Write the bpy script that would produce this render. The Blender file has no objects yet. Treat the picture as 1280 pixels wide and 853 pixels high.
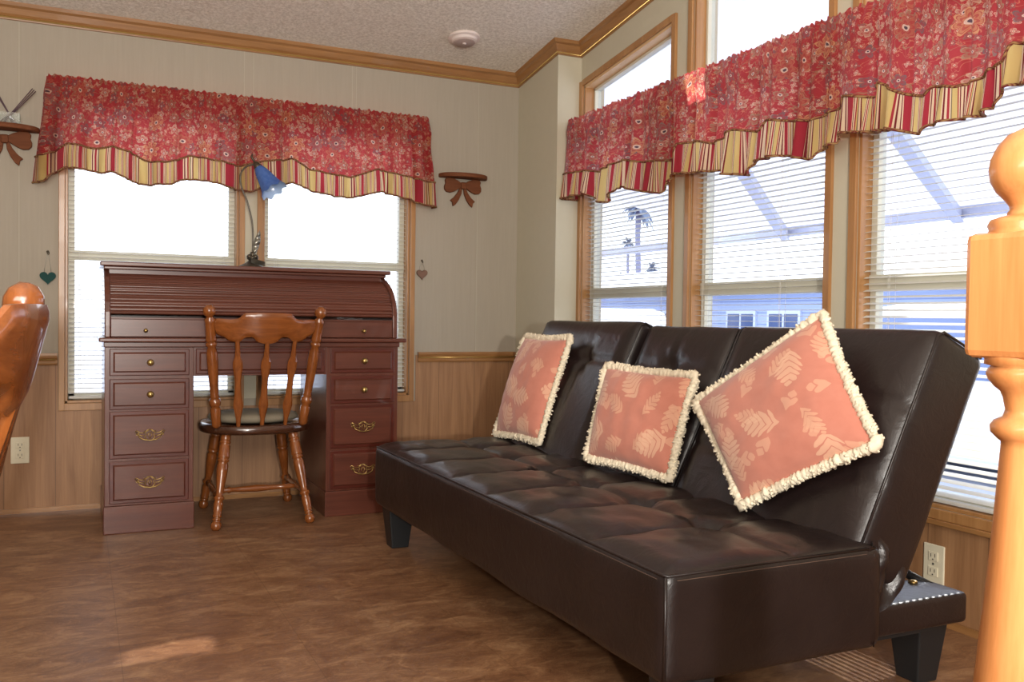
import bpy, bmesh, math, random
from mathutils import Vector, Matrix, noise
random.seed(7)
S=bpy.context.scene
COL=S.collection
pi=math.pi
# ------------------------------------------------------------------ mesh helper
def smooth(a,b,x):
    t=max(0.,min(1.,(x-a)/(b-a))); return t*t*(3-2*t)
def lerp(a,b,t): return a+(b-a)*t
def interp(pts,x):
    if x<=pts[0][0]: return pts[0][1]
    for (a,b),(c,d) in zip(pts,pts[1:]):
        if x<=c: return b+(d-b)*(x-a)/(c-a) if c>a else d
    return pts[-1][1]
def bez(P,n=40):
    out=[]
    P=[Vector(p) for p in P]
    for i in range(len(P)-1):
        p0=P[max(i-1,0)];p1=P[i];p2=P[i+1];p3=P[min(i+2,len(P)-1)]
        for k in range(n//(len(P)-1)):
            t=k/(n//(len(P)-1));out.append(.5*((2*p1)+(-p0+p2)*t+(2*p0-5*p1+4*p2-p3)*t*t+(-p0+3*p1-3*p2+p3)*t**3))
    out.append(P[-1]);return out
class MB:
    def __init__(s): s.v=[];s.f=[];s.uv={}
    def add(s,vs,fs):
        n=len(s.v); s.v+= [Vector(v) for v in vs]; s.f+=[tuple(i+n for i in f) for f in fs]; return s
    def box(s,lo,hi):
        (a,b,c),(d,e,f)=lo,hi
        return s.add([(a,b,c),(d,b,c),(d,e,c),(a,e,c),(a,b,f),(d,b,f),(d,e,f),(a,e,f)],
          [(0,3,2,1),(4,5,6,7),(0,1,5,4),(1,2,6,5),(2,3,7,6),(3,0,4,7)])
    def prism(s,poly,axis,a,b):
        # poly 2D points extruded along axis from a to b; axis 0: (y,z) 1: (x,z) 2: (x,y)
        def P(p,t): return {0:(t,p[0],p[1]),1:(p[0],t,p[1]),2:(p[0],p[1],t)}[axis]
        n=len(poly)
        vs=[P(p,a) for p in poly]+[P(p,b) for p in poly]
        fs=[tuple(range(n))[::-1],tuple(range(n,2*n))]+[(i,(i+1)%n,n+(i+1)%n,n+i) for i in range(n)]
        return s.add(vs,fs)
    def lathe(s,prof,M=Matrix(),n=24):
        # prof: list (r,z) revolved around z, placed by matrix M
        vs=[];fs=[]
        for r,z in prof:
            for k in range(n):
                a=2*pi*k/n; vs.append(M@Vector((r*math.cos(a),r*math.sin(a),z)))
        for i in range(len(prof)-1):
            for k in range(n):
                fs.append((i*n+k,i*n+(k+1)%n,(i+1)*n+(k+1)%n,(i+1)*n+k))
        fs.append(tuple(range(n))[::-1]); m=(len(prof)-1)*n; fs.append(tuple(range(m,m+n)))
        return s.add(vs,fs)
    def turned(s,prof,p0,p1,n=20):
        # prof (r,t) t in 0..1 along p0->p1
        p0=Vector(p0);p1=Vector(p1);d=p1-p0;L=d.length
        M=Matrix.Translation(p0)@d.to_track_quat('Z','Y').to_matrix().to_4x4()
        return s.lathe([(r,t*L) for r,t in prof],M,n)
    def tube(s,pts,r,n=8,closed=False):
        pts=[Vector(p) for p in pts];N=len(pts)
        R=r if hasattr(r,'__len__') else [r]*N
        up=Vector((0,0,1));vs=[];prev=None
        for i,p in enumerate(pts):
            if closed: t=(pts[(i+1)%N]-pts[i-1])
            else: t=pts[min(i+1,N-1)]-pts[max(i-1,0)]
            t.normalize()
            if prev is None:
                prev=t.orthogonal().normalized()
            x=(prev-t*prev.dot(t))
            x=x.normalized() if x.length>1e-6 else t.orthogonal().normalized()
            prev=x; y=t.cross(x)
            for k in range(n):
                a=2*pi*k/n; vs.append(p+(x*math.cos(a)+y*math.sin(a))*R[i])
        fs=[]
        for i in range(N if closed else N-1):
            j=(i+1)%N
            for k in range(n): fs.append((i*n+k,i*n+(k+1)%n,j*n+(k+1)%n,j*n+k))
        if not closed: fs+= [tuple(range(n))[::-1],tuple(range((N-1)*n,N*n))]
        return s.add(vs,fs)
    def sphere(s,c,r,n=14,sc=(1,1,1)):
        c=Vector(c)
        prof=[(max(1e-5,r*math.sin(pi*i/n)),-r*math.cos(pi*i/n)) for i in range(n+1)]
        M=Matrix.Translation(c)@Matrix.Diagonal((*sc,1))
        return s.lathe(prof,M,n+4)
    def grid(s,fn,nu,nv,uvf=None):
        n=len(s.v)
        for j in range(nv+1):
            for i in range(nu+1):
                s.v.append(Vector(fn(i/nu,j/nv)))
                if uvf: s.uv[len(s.v)-1]=uvf(i/nu,j/nv)
        for j in range(nv):
            for i in range(nu):
                a=n+j*(nu+1)+i; s.f.append((a,a+1,a+nu+2,a+nu+1))
        return s
    def rbox(s,lo,hi,r,res,disp=None,M=None):
        # rounded, subdivided box
        lo=Vector(lo);hi=Vector(hi)
        def coords(a,b,step):
            L=[a,a+r*.15,a+r*.45,a+r]; k=max(1,int((b-a-2*r)/step))
            L+=[a+r+(b-a-2*r)*i/k for i in range(1,k)]; L+=[b-r,b-r*.45,b-r*.15,b]; return L
        C=[coords(lo[i],hi[i],res[i]) for i in range(3)]
        idx={};vs=[]
        def vid(i,j,k):
            key=(i,j,k)
            if key not in idx:
                p=Vector((C[0][i],C[1][j],C[2][k]))
                q=Vector([max(lo[m]+r,min(hi[m]-r,p[m])) for m in range(3)])
                d=p-q
                if d.length>1e-9: p=q+d.normalized()*r
                if disp: p=disp(p)
                if M: p=M@p
                idx[key]=len(vs); vs.append(p)
            return idx[key]
        X,Y,Z=[len(c)-1 for c in C];fs=[]
        for i in range(X):
            for j in range(Y):
                fs.append((vid(i,j,0),vid(i,j+1,0),vid(i+1,j+1,0),vid(i+1,j,0)))
                fs.append((vid(i,j,Z),vid(i+1,j,Z),vid(i+1,j+1,Z),vid(i,j+1,Z)))
        for i in range(X):
            for k in range(Z):
                fs.append((vid(i,0,k),vid(i+1,0,k),vid(i+1,0,k+1),vid(i,0,k+1)))
                fs.append((vid(i,Y,k),vid(i,Y,k+1),vid(i+1,Y,k+1),vid(i+1,Y,k)))
        for j in range(Y):
            for k in range(Z):
                fs.append((vid(0,j,k),vid(0,j,k+1),vid(0,j+1,k+1),vid(0,j+1,k)))
                fs.append((vid(X,j,k),vid(X,j+1,k),vid(X,j+1,k+1),vid(X,j,k+1)))
        return s.add(vs,fs)
    def build(s,name,mat,parent=None,sm=False,bev=0,origin=None,fix=True,kind=None,autos=None):
        me=bpy.data.meshes.new(name)
        o=bpy.data.objects.new(name,me)
        off=Vector((0,0,0))
        if parent is not None: 
            off=Vector(parent.get('_base',(0,0,0)))
        elif origin is not None: off=Vector(origin)
        me.from_pydata([tuple(v-off) for v in s.v],[],s.f)
        if s.uv:
            uvl=me.uv_layers.new(name='UVMap')
            for lp in me.loops: uvl.data[lp.index].uv=s.uv.get(lp.vertex_index,(0,0))
        if fix:
            b=bmesh.new();b.from_mesh(me);bmesh.ops.recalc_face_normals(b,faces=b.faces[:]);b.to_mesh(me);b.free()
        if mat: me.materials.append(mat)
        if sm:
            for p in me.polygons: p.use_smooth=True
        if autos:
            me.set_sharp_from_angle(angle=math.radians(autos))
            
        COL.objects.link(o)
        if parent is not None: o.parent=parent
        elif origin is not None: o.location=off
        o['_base']=tuple(off)
        if bev:
            m=o.modifiers.new('b','BEVEL');m.width=bev;m.segments=2;m.limit_method='ANGLE';m.angle_limit=math.radians(40)
        if kind:o['kind']=kind
        return o
def empty(name,loc,label=None,cat=None,group=None,kind=None):
    o=bpy.data.objects.new(name,None);COL.objects.link(o);o.location=loc;o.empty_display_size=.05
    o['_base']=tuple(loc)
    tag(o,label,cat,group,kind);return o
def tag(o,label=None,cat=None,group=None,kind=None):
    if label:o['label']=label
    if cat:o['category']=cat
    if group:o['group']=group
    if kind:o['kind']=kind
    return o
def copy_tree(o,parent=None):
    c=o.copy();COL.objects.link(c)
    if parent is not None:c.parent=parent
    for ch in list(o.children): copy_tree(ch,c)
    return c
# ------------------------------------------------------------------ materials
class NT:
    def __init__(s,name):
        s.m=bpy.data.materials.new(name);s.m.use_nodes=True;s.t=s.m.node_tree;s.t.nodes.clear()
        s.out=s.n('ShaderNodeOutputMaterial')
    def n(s,ty,**kw):
        nd=s.t.nodes.new(ty)
        for k,v in kw.items(): setattr(nd,k,v)
        return nd
    def l(s,a,b): s.t.links.new(a,b)
    def math(s,op,a,b=None,c=None,clamp=False):
        nd=s.n('ShaderNodeMath',operation=op);nd.use_clamp=clamp
        for i,x in enumerate((a,b,c)):
            if x is None: continue
            if isinstance(x,(int,float)): nd.inputs[i].default_value=x
            else: s.l(x,nd.inputs[i])
        return nd.outputs[0]
    def vm(s,op,a,b=None):
        nd=s.n('ShaderNodeVectorMath',operation=op)
        for i,x in enumerate((a,b)):
            if x is None: continue
            if isinstance(x,(tuple,list)): nd.inputs[i].default_value=x
            elif isinstance(x,(int,float)): nd.inputs['Scale'].default_value=x
            else: s.l(x,nd.inputs[i])
        return nd
    def mix(s,fac,a,b,blend='MIX'):
        nd=s.n('ShaderNodeMix',data_type='RGBA',blend_type=blend)
        for i,x in ((0,fac),(6,a),(7,b)):
            if isinstance(x,(int,float)): nd.inputs[i].default_value=x
            elif isinstance(x,(tuple,list)): nd.inputs[i].default_value=(*x[:3],1)
            else: s.l(x,nd.inputs[i])
        return nd.outputs[2]
    def ramp(s,fac,stops,interp='LINEAR'):
        nd=s.n('ShaderNodeValToRGB');cr=nd.color_ramp;cr.interpolation=interp
        while len(cr.elements)<len(stops): cr.elements.new(.5)
        for e,(p,c) in zip(cr.elements,stops): e.position=p;e.color=(*c[:3],1) if len(c)>=3 else (c[0],)*3+(1,)
        s.l(fac,nd.inputs[0]);return nd.outputs[0]
    def noise(s,vec,scale,detail=3,rough=.5,dist=0):
        nd=s.n('ShaderNodeTexNoise');nd.inputs['Scale'].default_value=scale;nd.inputs['Detail'].default_value=detail
        nd.inputs['Roughness'].default_value=rough;nd.inputs['Distortion'].default_value=dist
        if vec is not None:s.l(vec,nd.inputs['Vector'])
        return nd.outputs[0]
    def obj(s,scale=(1,1,1),rot=(0,0,0),kind='Object',loc=(0,0,0)):
        tc=s.n('ShaderNodeTexCoord');mp=s.n('ShaderNodeMapping');mp.inputs['Scale'].default_value=scale;mp.inputs['Rotation'].default_value=rot
        mp.inputs['Location'].default_value=loc
        s.l(tc.outputs[kind],mp.inputs[0]);return mp.outputs[0]
    def pbsdf(s,color,rough=.5,spec=.5,metal=0,coat=0,trans=0,bump=None,bstr=.2,bdist=.002,sheen=0,emis=None,estr=0):
        p=s.n('ShaderNodeBsdfPrincipled')
        def st(k,x):
            if isinstance(x,(int,float)): p.inputs[k].default_value=x
            elif isinstance(x,(tuple,list)): p.inputs[k].default_value=(*x[:3],1)
            else: s.l(x,p.inputs[k])
        st('Base Color',color);st('Roughness',rough);st('Specular IOR Level',spec);st('Metallic',metal);st('Coat Weight',coat)
        st('Transmission Weight',trans);st('Sheen Weight',sheen)
        if emis is not None: st('Emission Color',emis);st('Emission Strength',estr)
        if bump is not None:
            b=s.n('ShaderNodeBump');b.inputs['Strength'].default_value=bstr;b.inputs['Distance'].default_value=bdist
            s.l(bump,b.inputs['Height']);s.l(b.outputs[0],p.inputs['Normal'])
        return p
    def fin(s,sh): s.l(sh.outputs[0],s.out.inputs[0]);return s.m
def rgb(r,g,b):
    f=lambda c:(c/255/12.92 if c/255<=.04045 else ((c/255+.055)/1.055)**2.4)
    return (f(r),f(g),f(b))
def plain(name,c,rough=.5,spec=.5,metal=0,coat=0,nz=0,nscale=20):
    t=NT(name)
    col=c
    if nz:
        n=t.noise(t.obj(),nscale,4)
        col=t.mix(n,tuple(x*(1-nz) for x in c),tuple(min(1,x*(1+nz)) for x in c))
    else:
        n=t.noise(t.obj(),8,2); col=t.mix(n,tuple(x*.96 for x in c),tuple(min(1,x*1.04) for x in c))
    return t.fin(t.pbsdf(col,rough,spec,metal,coat))
def wood(name,dark,light,axis=2,rough=.4,coat=0,scale=1.,contrast=1.,groove=None,kind='Object',spec=.5):
    t=NT(name)
    sc=[14*scale]*3; sc[axis]=.9*scale
    v=t.obj(tuple(sc),kind=kind)
    n1=t.noise(v,2.2,6,.62,.6)
    sc2=[90*scale]*3; sc2[axis]=2.5*scale
    n2=t.noise(t.obj(tuple(sc2),kind=kind),1.5,3,.6)
    f=t.math('ADD',t.math('MULTIPLY',n1,.75),t.math('MULTIPLY',n2,.25))
    lo=.5-.22/contrast;hi=.5+.2/contrast
    f=t.math('MULTIPLY',t.math('SUBTRACT',f,lo),1/(hi-lo),clamp=True)
    c=t.mix(f,dark,light)
    if groove:
        ax,step,w,off=groove
        tc=t.n('ShaderNodeTexCoord');sp=t.n('ShaderNodeSeparateXYZ');t.l(tc.outputs[kind],sp.inputs[0])
        m=t.math('MODULO',t.math('ADD',sp.outputs[ax],off+20*step),step)
        g=t.math('LESS_THAN',m,w)
        c=t.mix(t.math('MULTIPLY',g,.55),c,tuple(x*.35 for x in dark))
    return t.fin(t.pbsdf(c,rough,spec,coat=coat,bump=n2,bstr=.08,bdist=.001))
M={}
def wallmat():
    t=NT('wall_paper')
    tc=t.n('ShaderNodeTexCoord');sp=t.n('ShaderNodeSeparateXYZ');t.l(tc.outputs['Object'],sp.inputs[0])
    n=t.noise(t.obj((60,60,3)),1.5,4,.6)
    c=t.mix(n,rgb(160,151,136),rgb(172,162,147))
    n2=t.noise(t.obj(),90,2)
    return t.fin(t.pbsdf(c,.75,.25,bump=n2,bstr=.08,bdist=.001))
M['wall']=wallmat()
M['wall2']=plain('cream_wall_paper',rgb(194,187,166),.75,.25,nz=.03)
M['ridge']=plain('batten_paint',rgb(180,172,156),.7,.2)
def ceilmat():
    t=NT('popcorn_ceiling')
    n=t.noise(t.obj(),75,4,.7);n3=t.noise(t.obj(),30,3,.6)
    c=t.mix(t.math('MULTIPLY',t.math('SUBTRACT',n,.38),4,clamp=True),rgb(216,208,196),rgb(250,244,234))
    return t.fin(t.pbsdf(c,.95,.1,bump=t.math('ADD',n,t.math('MULTIPLY',n3,.5)),bstr=.7,bdist=.008))
M['ceil']=ceilmat()
M['wainscot']=wood('oak_panel',rgb(126,87,56),rgb(174,131,92),2,.5,scale=1,contrast=.9,groove=(0,.205,.003,.1))
M['wainscot_r']=wood('oak_panel_side',rgb(126,87,56),rgb(174,131,92),2,.5,scale=1,contrast=.9,groove=(1,.205,.003,.1))
M['oak']=wood('oak_trim',rgb(146,100,58),rgb(182,136,86),2,.35,coat=.2)
M['oakx']=wood('oak_trim_along_x',rgb(132,90,52),rgb(170,124,76),0,.3,coat=.35)
M['oaky']=wood('oak_trim_along_y',rgb(132,90,52),rgb(170,124,76),1,.3,coat=.35)
M['gold']=plain('rail_gilding',rgb(214,180,110),.25,.6,metal=.6)
def floormat():
    t=NT('slate_look_vinyl')
    tc=t.n('ShaderNodeTexCoord');sp=t.n('ShaderNodeSeparateXYZ');t.l(tc.outputs['Object'],sp.inputs[0])
    v=t.obj((1.6,3.2,1),(0,0,.25))
    w=t.n('ShaderNodeTexNoise');w.inputs['Scale'].default_value=2.5;w.inputs['Detail'].default_value=4;t.l(v,w.inputs['Vector'])
    vd=t.vm('ADD',v,t.vm('SCALE',w.outputs['Color'],.55).outputs[0]).outputs[0]
    n1=t.noise(vd,3.2,8,.66,.8)
    n2=t.noise(vd,16,6,.7,1.2)
    f=t.math('ADD',t.math('MULTIPLY',n1,.62),t.math('MULTIPLY',n2,.38))
    c=t.ramp(f,[(.32,rgb(92,62,44)),(.43,rgb(118,83,59)),(.50,rgb(134,98,71)),(.57,rgb(152,116,86)),(.68,rgb(178,144,110))])
    vein=t.math('ABSOLUTE',t.math('SUBTRACT',t.noise(vd,7,5,.6,1.5),.5))
    vm=t.math('MULTIPLY',t.math('LESS_THAN',vein,.006),.35)
    c=t.mix(vm,c,rgb(178,142,104))
    big=t.noise(t.obj((1,1,1)),1.1,2)
    c=t.mix(t.math('MULTIPLY',t.math('SUBTRACT',big,.4),1.6,clamp=True),c,rgb(150,122,84),'SOFT_LIGHT')
    def seam(out,step,off,w):
        m=t.math('MODULO',t.math('ADD',out,off+40*step),step); return t.math('LESS_THAN',m,w)
    sx=seam(sp.outputs[0],.457,.36,.0025); sy=seam(sp.outputs[1],.9144,.03,.003)
    s=t.math('MAXIMUM',t.math('MULTIPLY',sx,.35),t.math('MULTIPLY',sy,.4))
    c=t.mix(s,c,rgb(84,58,38))
    r=t.math('ADD',.3,t.math('MULTIPLY',n2,.22))
    return t.fin(t.pbsdf(c,r,.45,bump=f,bstr=.12,bdist=.003))
M['floor']=floormat()
def leather():
    t=NT('dark_brown_leather')
    v=t.n('ShaderNodeTexVoronoi');v.inputs['Scale'].default_value=420;t.l(t.obj(),v.inputs['Vector'])
    n=t.noise(t.obj(),7,3)
    w=t.noise(t.obj((1,1,1)),18,4,.6,1.0)
    c=t.mix(n,rgb(24,17,17),rgb(39,29,28))
    b=t.math('ADD',t.math('MULTIPLY',v.outputs[0],.08),t.math('MULTIPLY',w,1.2))
    return t.fin(t.pbsdf(c,t.math('ADD',.27,t.math('MULTIPLY',n,.12)),.55,bump=b,bstr=.22,bdist=.008))
M['leather']=leather()
M['stitch']=plain('brown_thread',rgb(92,72,62),.7)
M['blackplastic']=plain('black_plastic',rgb(30,32,34),.42)
M['steel']=plain('black_steel',rgb(34,32,32),.3,metal=.5)
M['brass']=plain('aged_brass',rgb(176,148,92),.32,.5,metal=.9)
M['brassd']=plain('dark_brass',rgb(146,120,72),.35,.5,metal=.9)
def cherry(nm,axis):
    return wood(nm,rgb(72,36,26),rgb(106,57,42),axis,.30,coat=.25,scale=1.2,contrast=.8)
M['cherryx']=cherry('cherry_wood_along_x',0);M['cherryz']=cherry('cherry_wood_upright',2)
M['cherrydark']=wood('cherry_drawer_edge',rgb(66,24,15),rgb(92,36,23),0,.3,coat=.25)
M['honey']=wood('honey_maple',rgb(104,54,22),rgb(150,86,40),2,.25,coat=.5,scale=1.6)
M['honeyx']=wood('honey_maple_along_x',rgb(104,54,22),rgb(150,86,40),0,.25,coat=.5,scale=1.6)
M['seatwood']=wood('dark_walnut_seat',rgb(50,28,18),rgb(78,46,30),0,.2,coat=.6)
M['newel']=wood('orange_pine',rgb(190,116,60),rgb(224,156,96),2,.35,coat=.3,scale=2.0,contrast=.8)
M['shelfwood']=wood('stained_pine',rgb(92,52,32),rgb(122,74,48),0,.7,scale=2,spec=.15)
M['cushion']=plain('grey_beige_cloth',rgb(140,130,112),.9,.1,nz=.12,nscale=200)
M['white']=plain('white_vinyl',rgb(222,220,208),.4)
M['sash']=plain('cream_sash_vinyl',rgb(206,202,184),.45)
M['jamb']=plain('light_jamb',rgb(214,178,134),.5)
M['ivory']=plain('ivory_plastic',rgb(224,216,190),.35)
M['slot']=plain('outlet_slot',rgb(60,52,44),.5)
def glassmat(name,tint=(1,1,1),refl=.06):
    t=NT(name);tr=t.n('ShaderNodeBsdfTransparent');tr.inputs[0].default_value=(*tint,1)
    gl=t.n('ShaderNodeBsdfGlossy');gl.inputs['Roughness'].default_value=.02
    lw=t.n('ShaderNodeLayerWeight');lw.inputs[0].default_value=.2
    f=t.math('ADD',t.math('MULTIPLY',lw.outputs['Fresnel'],.35),refl*.3,clamp=True)
    nn=t.noise(t.obj(),3,1)
    mx=t.n('ShaderNodeMixShader');t.l(f,mx.inputs[0]);t.l(tr.outputs[0],mx.inputs[1]);t.l(gl.outputs[0],mx.inputs[2])
    return t.fin(mx)
M['glass']=glassmat('window_glass',(.95,.97,1.0))
M['clear']=glassmat('clear_glass',(.9,.93,.93),.4)
def slatmat():
    t=NT('white_blind_slat')
    n=t.noise(t.obj(),6,2)
    p=t.pbsdf(t.mix(n,rgb(222,220,212),rgb(232,230,222)),.45,.4)
    tr=t.n('ShaderNodeBsdfTranslucent');tr.inputs[0].default_value=(.8,.8,.78,1)
    mx=t.n('ShaderNodeMixShader');mx.inputs[0].default_value=.25;t.l(p.outputs[0],mx.inputs[1]);t.l(tr.outputs[0],mx.inputs[2])
    return t.fin(mx)
M['slat']=slatmat()
def cloth_shader(t,c,tcol,k,bump=None):
    d=t.pbsdf(c,.85,.15,sheen=.2,bump=bump,bstr=.3,bdist=.002)
    tr=t.n('ShaderNodeBsdfTranslucent');t.l(tcol,tr.inputs[0])
    mx=t.n('ShaderNodeMixShader');mx.inputs[0].default_value=k;t.l(d.outputs[0],mx.inputs[1]);t.l(tr.outputs[0],mx.inputs[2])
    return t.fin(mx)
def floral():
    t=NT('red_floral_cotton')
    uv=t.obj(kind='UV')
    n=t.noise(uv,9,3)
    base=t.mix(n,rgb(150,40,46),rgb(176,58,62))
    c=base
    def motif(scale,off,rad,petals,cols,cen,c,prob,inner=.3,edge=.16):
        mp=t.vm('ADD',uv,(off,off*.7,0)).outputs[0]
        v=t.n('ShaderNodeTexVoronoi');v.voronoi_dimensions='2D';v.inputs['Scale'].default_value=scale;v.inputs['Randomness'].default_value=.75
        t.l(mp,v.inputs['Vector'])
        scl=t.vm('SCALE',mp,1.0).outputs[0]
        d=t.vm('SUBTRACT',scl,v.outputs['Position']).outputs[0]
        sp=t.n('ShaderNodeSeparateXYZ');t.l(d,sp.inputs[0])
        x,y=sp.outputs[0],sp.outputs[1]
        wn=t.n('ShaderNodeTexNoise');wn.inputs['Scale'].default_value=60;t.l(uv,wn.inputs['Vector'])
        r=t.math('SQRT',t.math('ADD',t.math('MULTIPLY',x,x),t.math('MULTIPLY',y,y)))
        r=t.math('MULTIPLY',r,t.math('ADD',.8,t.math('MULTIPLY',wn.outputs[0],.4)))
        a=t.math('ARCTAN2',y,x)
        rs=t.n('ShaderNodeSeparateColor');t.l(v.outputs['Color'],rs.inputs[0])
        ph=t.math('MULTIPLY',rs.outputs[1],6.28)
        pet=t.math('ABSOLUTE',t.math('COSINE',t.math('ADD',t.math('MULTIPLY',a,petals/2),ph)))
        R=t.math('MULTIPLY',t.math('ADD',.45,t.math('MULTIPLY',pet,.55)),rad)
        q=t.math('DIVIDE',r,R)
        sel=t.math('LESS_THAN',rs.outputs[0],prob)
        outer=t.math('MULTIPLY',t.math('LESS_THAN',q,1.0),sel)
        infill=t.math('MULTIPLY',t.math('LESS_THAN',q,1-edge),sel)
        cc=t.ramp(rs.outputs[2],[(0,cols[0]),(.34,cols[1]),(.67,cols[2])],'CONSTANT')
        c=t.mix(t.math('MULTIPLY',outer,.85),c,cc)
        ring=t.math('GREATER_THAN',t.math('FRACT',t.math('MULTIPLY',q,2.6)),.5)
        c2=t.mix(ring,base,t.mix(.5,cc,base))
        c=t.mix(t.math('MULTIPLY',infill,.8),c,c2)
        ce=t.math('MULTIPLY',t.math('LESS_THAN',r,rad*inner),sel)
        c=t.mix(ce,c,cen)
        ce2=t.math('MULTIPLY',t.math('LESS_THAN',r,rad*inner*.5),sel)
        c=t.mix(ce2,c,rgb(70,60,70))
        return c
    # vines
    vn=t.math('ABSOLUTE',t.math('SUBTRACT',t.noise(uv,11,2,.5,1.5),.5))
    c=t.mix(t.math('MULTIPLY',t.math('LESS_THAN',vn,.010),.7),c,rgb(150,124,92))
    vn2=t.math('ABSOLUTE',t.math('SUBTRACT',t.noise(t.vm('ADD',uv,(3.1,1.7,0)).outputs[0],20,2,.5,2.0),.5))
    c=t.mix(t.math('MULTIPLY',t.math('LESS_THAN',vn2,.012),.55),c,rgb(196,140,104))
    c=motif(40,.37,.009,4,[rgb(206,180,156),rgb(116,104,96),rgb(190,130,106)],rgb(220,190,160),c,.75)
    c=motif(17,1.3,.022,5,[rgb(190,160,134),rgb(96,92,92),rgb(150,128,100)],rgb(206,186,170),c,.8,.22,.2)
    c=motif(8.5,2.9,.040,7,[rgb(196,150,104),rgb(126,116,108),rgb(176,112,84)],rgb(206,180,160),c,.75,.24,.14)
    weave=t.noise(t.obj((900,900,1),kind='UV'),1,1)
    tcol=t.mix(.08,c,rgb(250,170,160))
    tc=t.vm('SCALE',tcol,1.6).outputs[0]
    return cloth_shader(t,c,tc,.6,weave)
M['floral']=floral()
def stripes():
    t=NT('striped_cotton')
    tc=t.n('ShaderNodeTexCoord');sp=t.n('ShaderNodeSeparateXYZ');t.l(tc.outputs['UV'],sp.inputs[0])
    f=t.math('FRACT',t.math('MULTIPLY',sp.outputs[0],1/.118))
    R=rgb(168,52,62);Y=rgb(208,180,116);C_=rgb(226,200,166);D=rgb(120,40,44);G=rgb(120,104,84)
    seq=[(0,R),(.20,C_),(.225,D),(.25,C_),(.285,R),(.31,Y),(.335,G),(.35,C_),(.38,D),(.41,Y),(.56,C_),(.575,D),(.60,C_),(.63,R),(.665,C_),(.69,G),(.705,Y),(.83,R),(.86,C_),(.885,D),(.91,C_),(.95,D),(.97,C_)]
    c=t.ramp(f,seq[:23],'CONSTANT')
    tcc=t.vm('SCALE',c,1.25).outputs[0]
    return cloth_shader(t,c,tcc,.6)
M['stripe']=stripes()
def rope():
    t=NT('twisted_cord');w=t.n('ShaderNodeTexWave');w.inputs['Scale'].default_value=1;w.bands_direction='DIAGONAL'
    t.l(t.obj((60,60,60)),w.inputs['Vector'])
    return t.fin(t.pbsdf(t.mix(w.outputs[0],rgb(96,30,32),rgb(150,116,76)),.8,.2))
M['rope']=rope()
def pillowmat():
    t=NT('salmon_leaf_print')
    uv0=t.obj(kind='UV')
    wn=t.n('ShaderNodeTexNoise');wn.inputs['Scale'].default_value=16;wn.inputs['Detail'].default_value=2;t.l(uv0,wn.inputs['Vector'])
    uv=t.vm('ADD',uv0,t.vm('SCALE',wn.outputs['Color'],.03).outputs[0]).outputs[0]
    n=t.noise(uv,30,3);base=t.mix(n,rgb(188,118,100),rgb(202,134,116));c=base
    def leaf(scale,off,L,W,c,prob,serr,col):
        mp=t.vm('ADD',uv,(off,off*.63,0)).outputs[0]
        v=t.n('ShaderNodeTexVoronoi');v.voronoi_dimensions='2D';v.inputs['Scale'].default_value=scale;v.inputs['Randomness'].default_value=.55
        t.l(mp,v.inputs['Vector'])
        d=t.vm('SUBTRACT',mp,v.outputs['Position']).outputs[0]
        rs=t.n('ShaderNodeSeparateColor');t.l(v.outputs['Color'],rs.inputs[0])
        ang=t.math('MULTIPLY',rs.outputs[1],6.28)
        vr=t.n('ShaderNodeVectorRotate');vr.rotation_type='Z_AXIS';t.l(d,vr.inputs['Vector']);t.l(ang,vr.inputs['Angle'])
        sp=t.n('ShaderNodeSeparateXYZ');t.l(vr.outputs[0],sp.inputs[0])
        x=sp.outputs[0];y=t.math('ABSOLUTE',sp.outputs[1])
        # fronds: lobes slanted along the leaf
        fr=t.math('ABSOLUTE',t.math('SINE',t.math('MULTIPLY',t.math('SUBTRACT',x,t.math('MULTIPLY',y,.8)),serr)))
        xn=t.math('DIVIDE',x,L);e=t.math('SUBTRACT',1,t.math('MULTIPLY',xn,xn),clamp=True)
        lim=t.math('MULTIPLY',t.math('MULTIPLY',e,W),t.math('ADD',.55,t.math('MULTIPLY',fr,.6)))
        ins=t.math('MULTIPLY',t.math('LESS_THAN',y,lim),t.math('LESS_THAN',rs.outputs[0],prob))
        ln=t.math('MULTIPLY',t.math('GREATER_THAN',fr,.25),ins)
        return t.mix(t.math('MULTIPLY',ln,.68),c,col)
    c=leaf(8.5,.2,.048,.024,c,.75,190,rgb(218,168,140))
    c=leaf(6.5,1.9,.060,.036,c,.8,150,rgb(222,178,150))
    c=leaf(10,3.3,.030,.020,c,.6,95,rgb(216,164,138))
    # blossom
    weave=t.noise(t.obj((800,800,1),kind='UV'),1,1)
    return t.fin(t.pbsdf(c,.9,.1,sheen=.3,bump=weave,bstr=.2,bdist=.001))
M['pillow']=pillowmat()
M['fringe']=plain('cream_fringe',rgb(232,220,196),.95,.05,nz=.2,nscale=120)
def lampglass():
    t=NT('blue_lamp_glass')
    tc=t.n('ShaderNodeTexCoord');n=t.noise(t.obj(),60,2)
    c=t.mix(n,rgb(92,132,200),rgb(140,176,226))
    tr=t.n('ShaderNodeBsdfTranslucent');t.l(c,tr.inputs[0])
    d=t.pbsdf(c,.15,.6)
    mx=t.n('ShaderNodeMixShader');mx.inputs[0].default_value=.65;t.l(d.outputs[0],mx.inputs[1]);t.l(tr.outputs[0],mx.inputs[2])
    return t.fin(mx)
M['lampglass']=lampglass()
M['lampinner']=plain('pale_blue_glass',rgb(170,196,230),.2)
M['bronze']=plain('bronze_patina',rgb(92,84,72),.4,metal=.7,nz=.2,nscale=60)
M['pewter']=plain('pewter',rgb(150,148,138),.3,metal=.8)
M['teal']=plain('dark_teal_enamel',rgb(12,62,58),.6,.2)
M['mauve']=plain('brown_grey_ceramic',rgb(120,92,78),.6,.2,nz=.3,nscale=40)
M['silver']=plain('silver_metal',rgb(200,196,206),.2,metal=.9)
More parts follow.
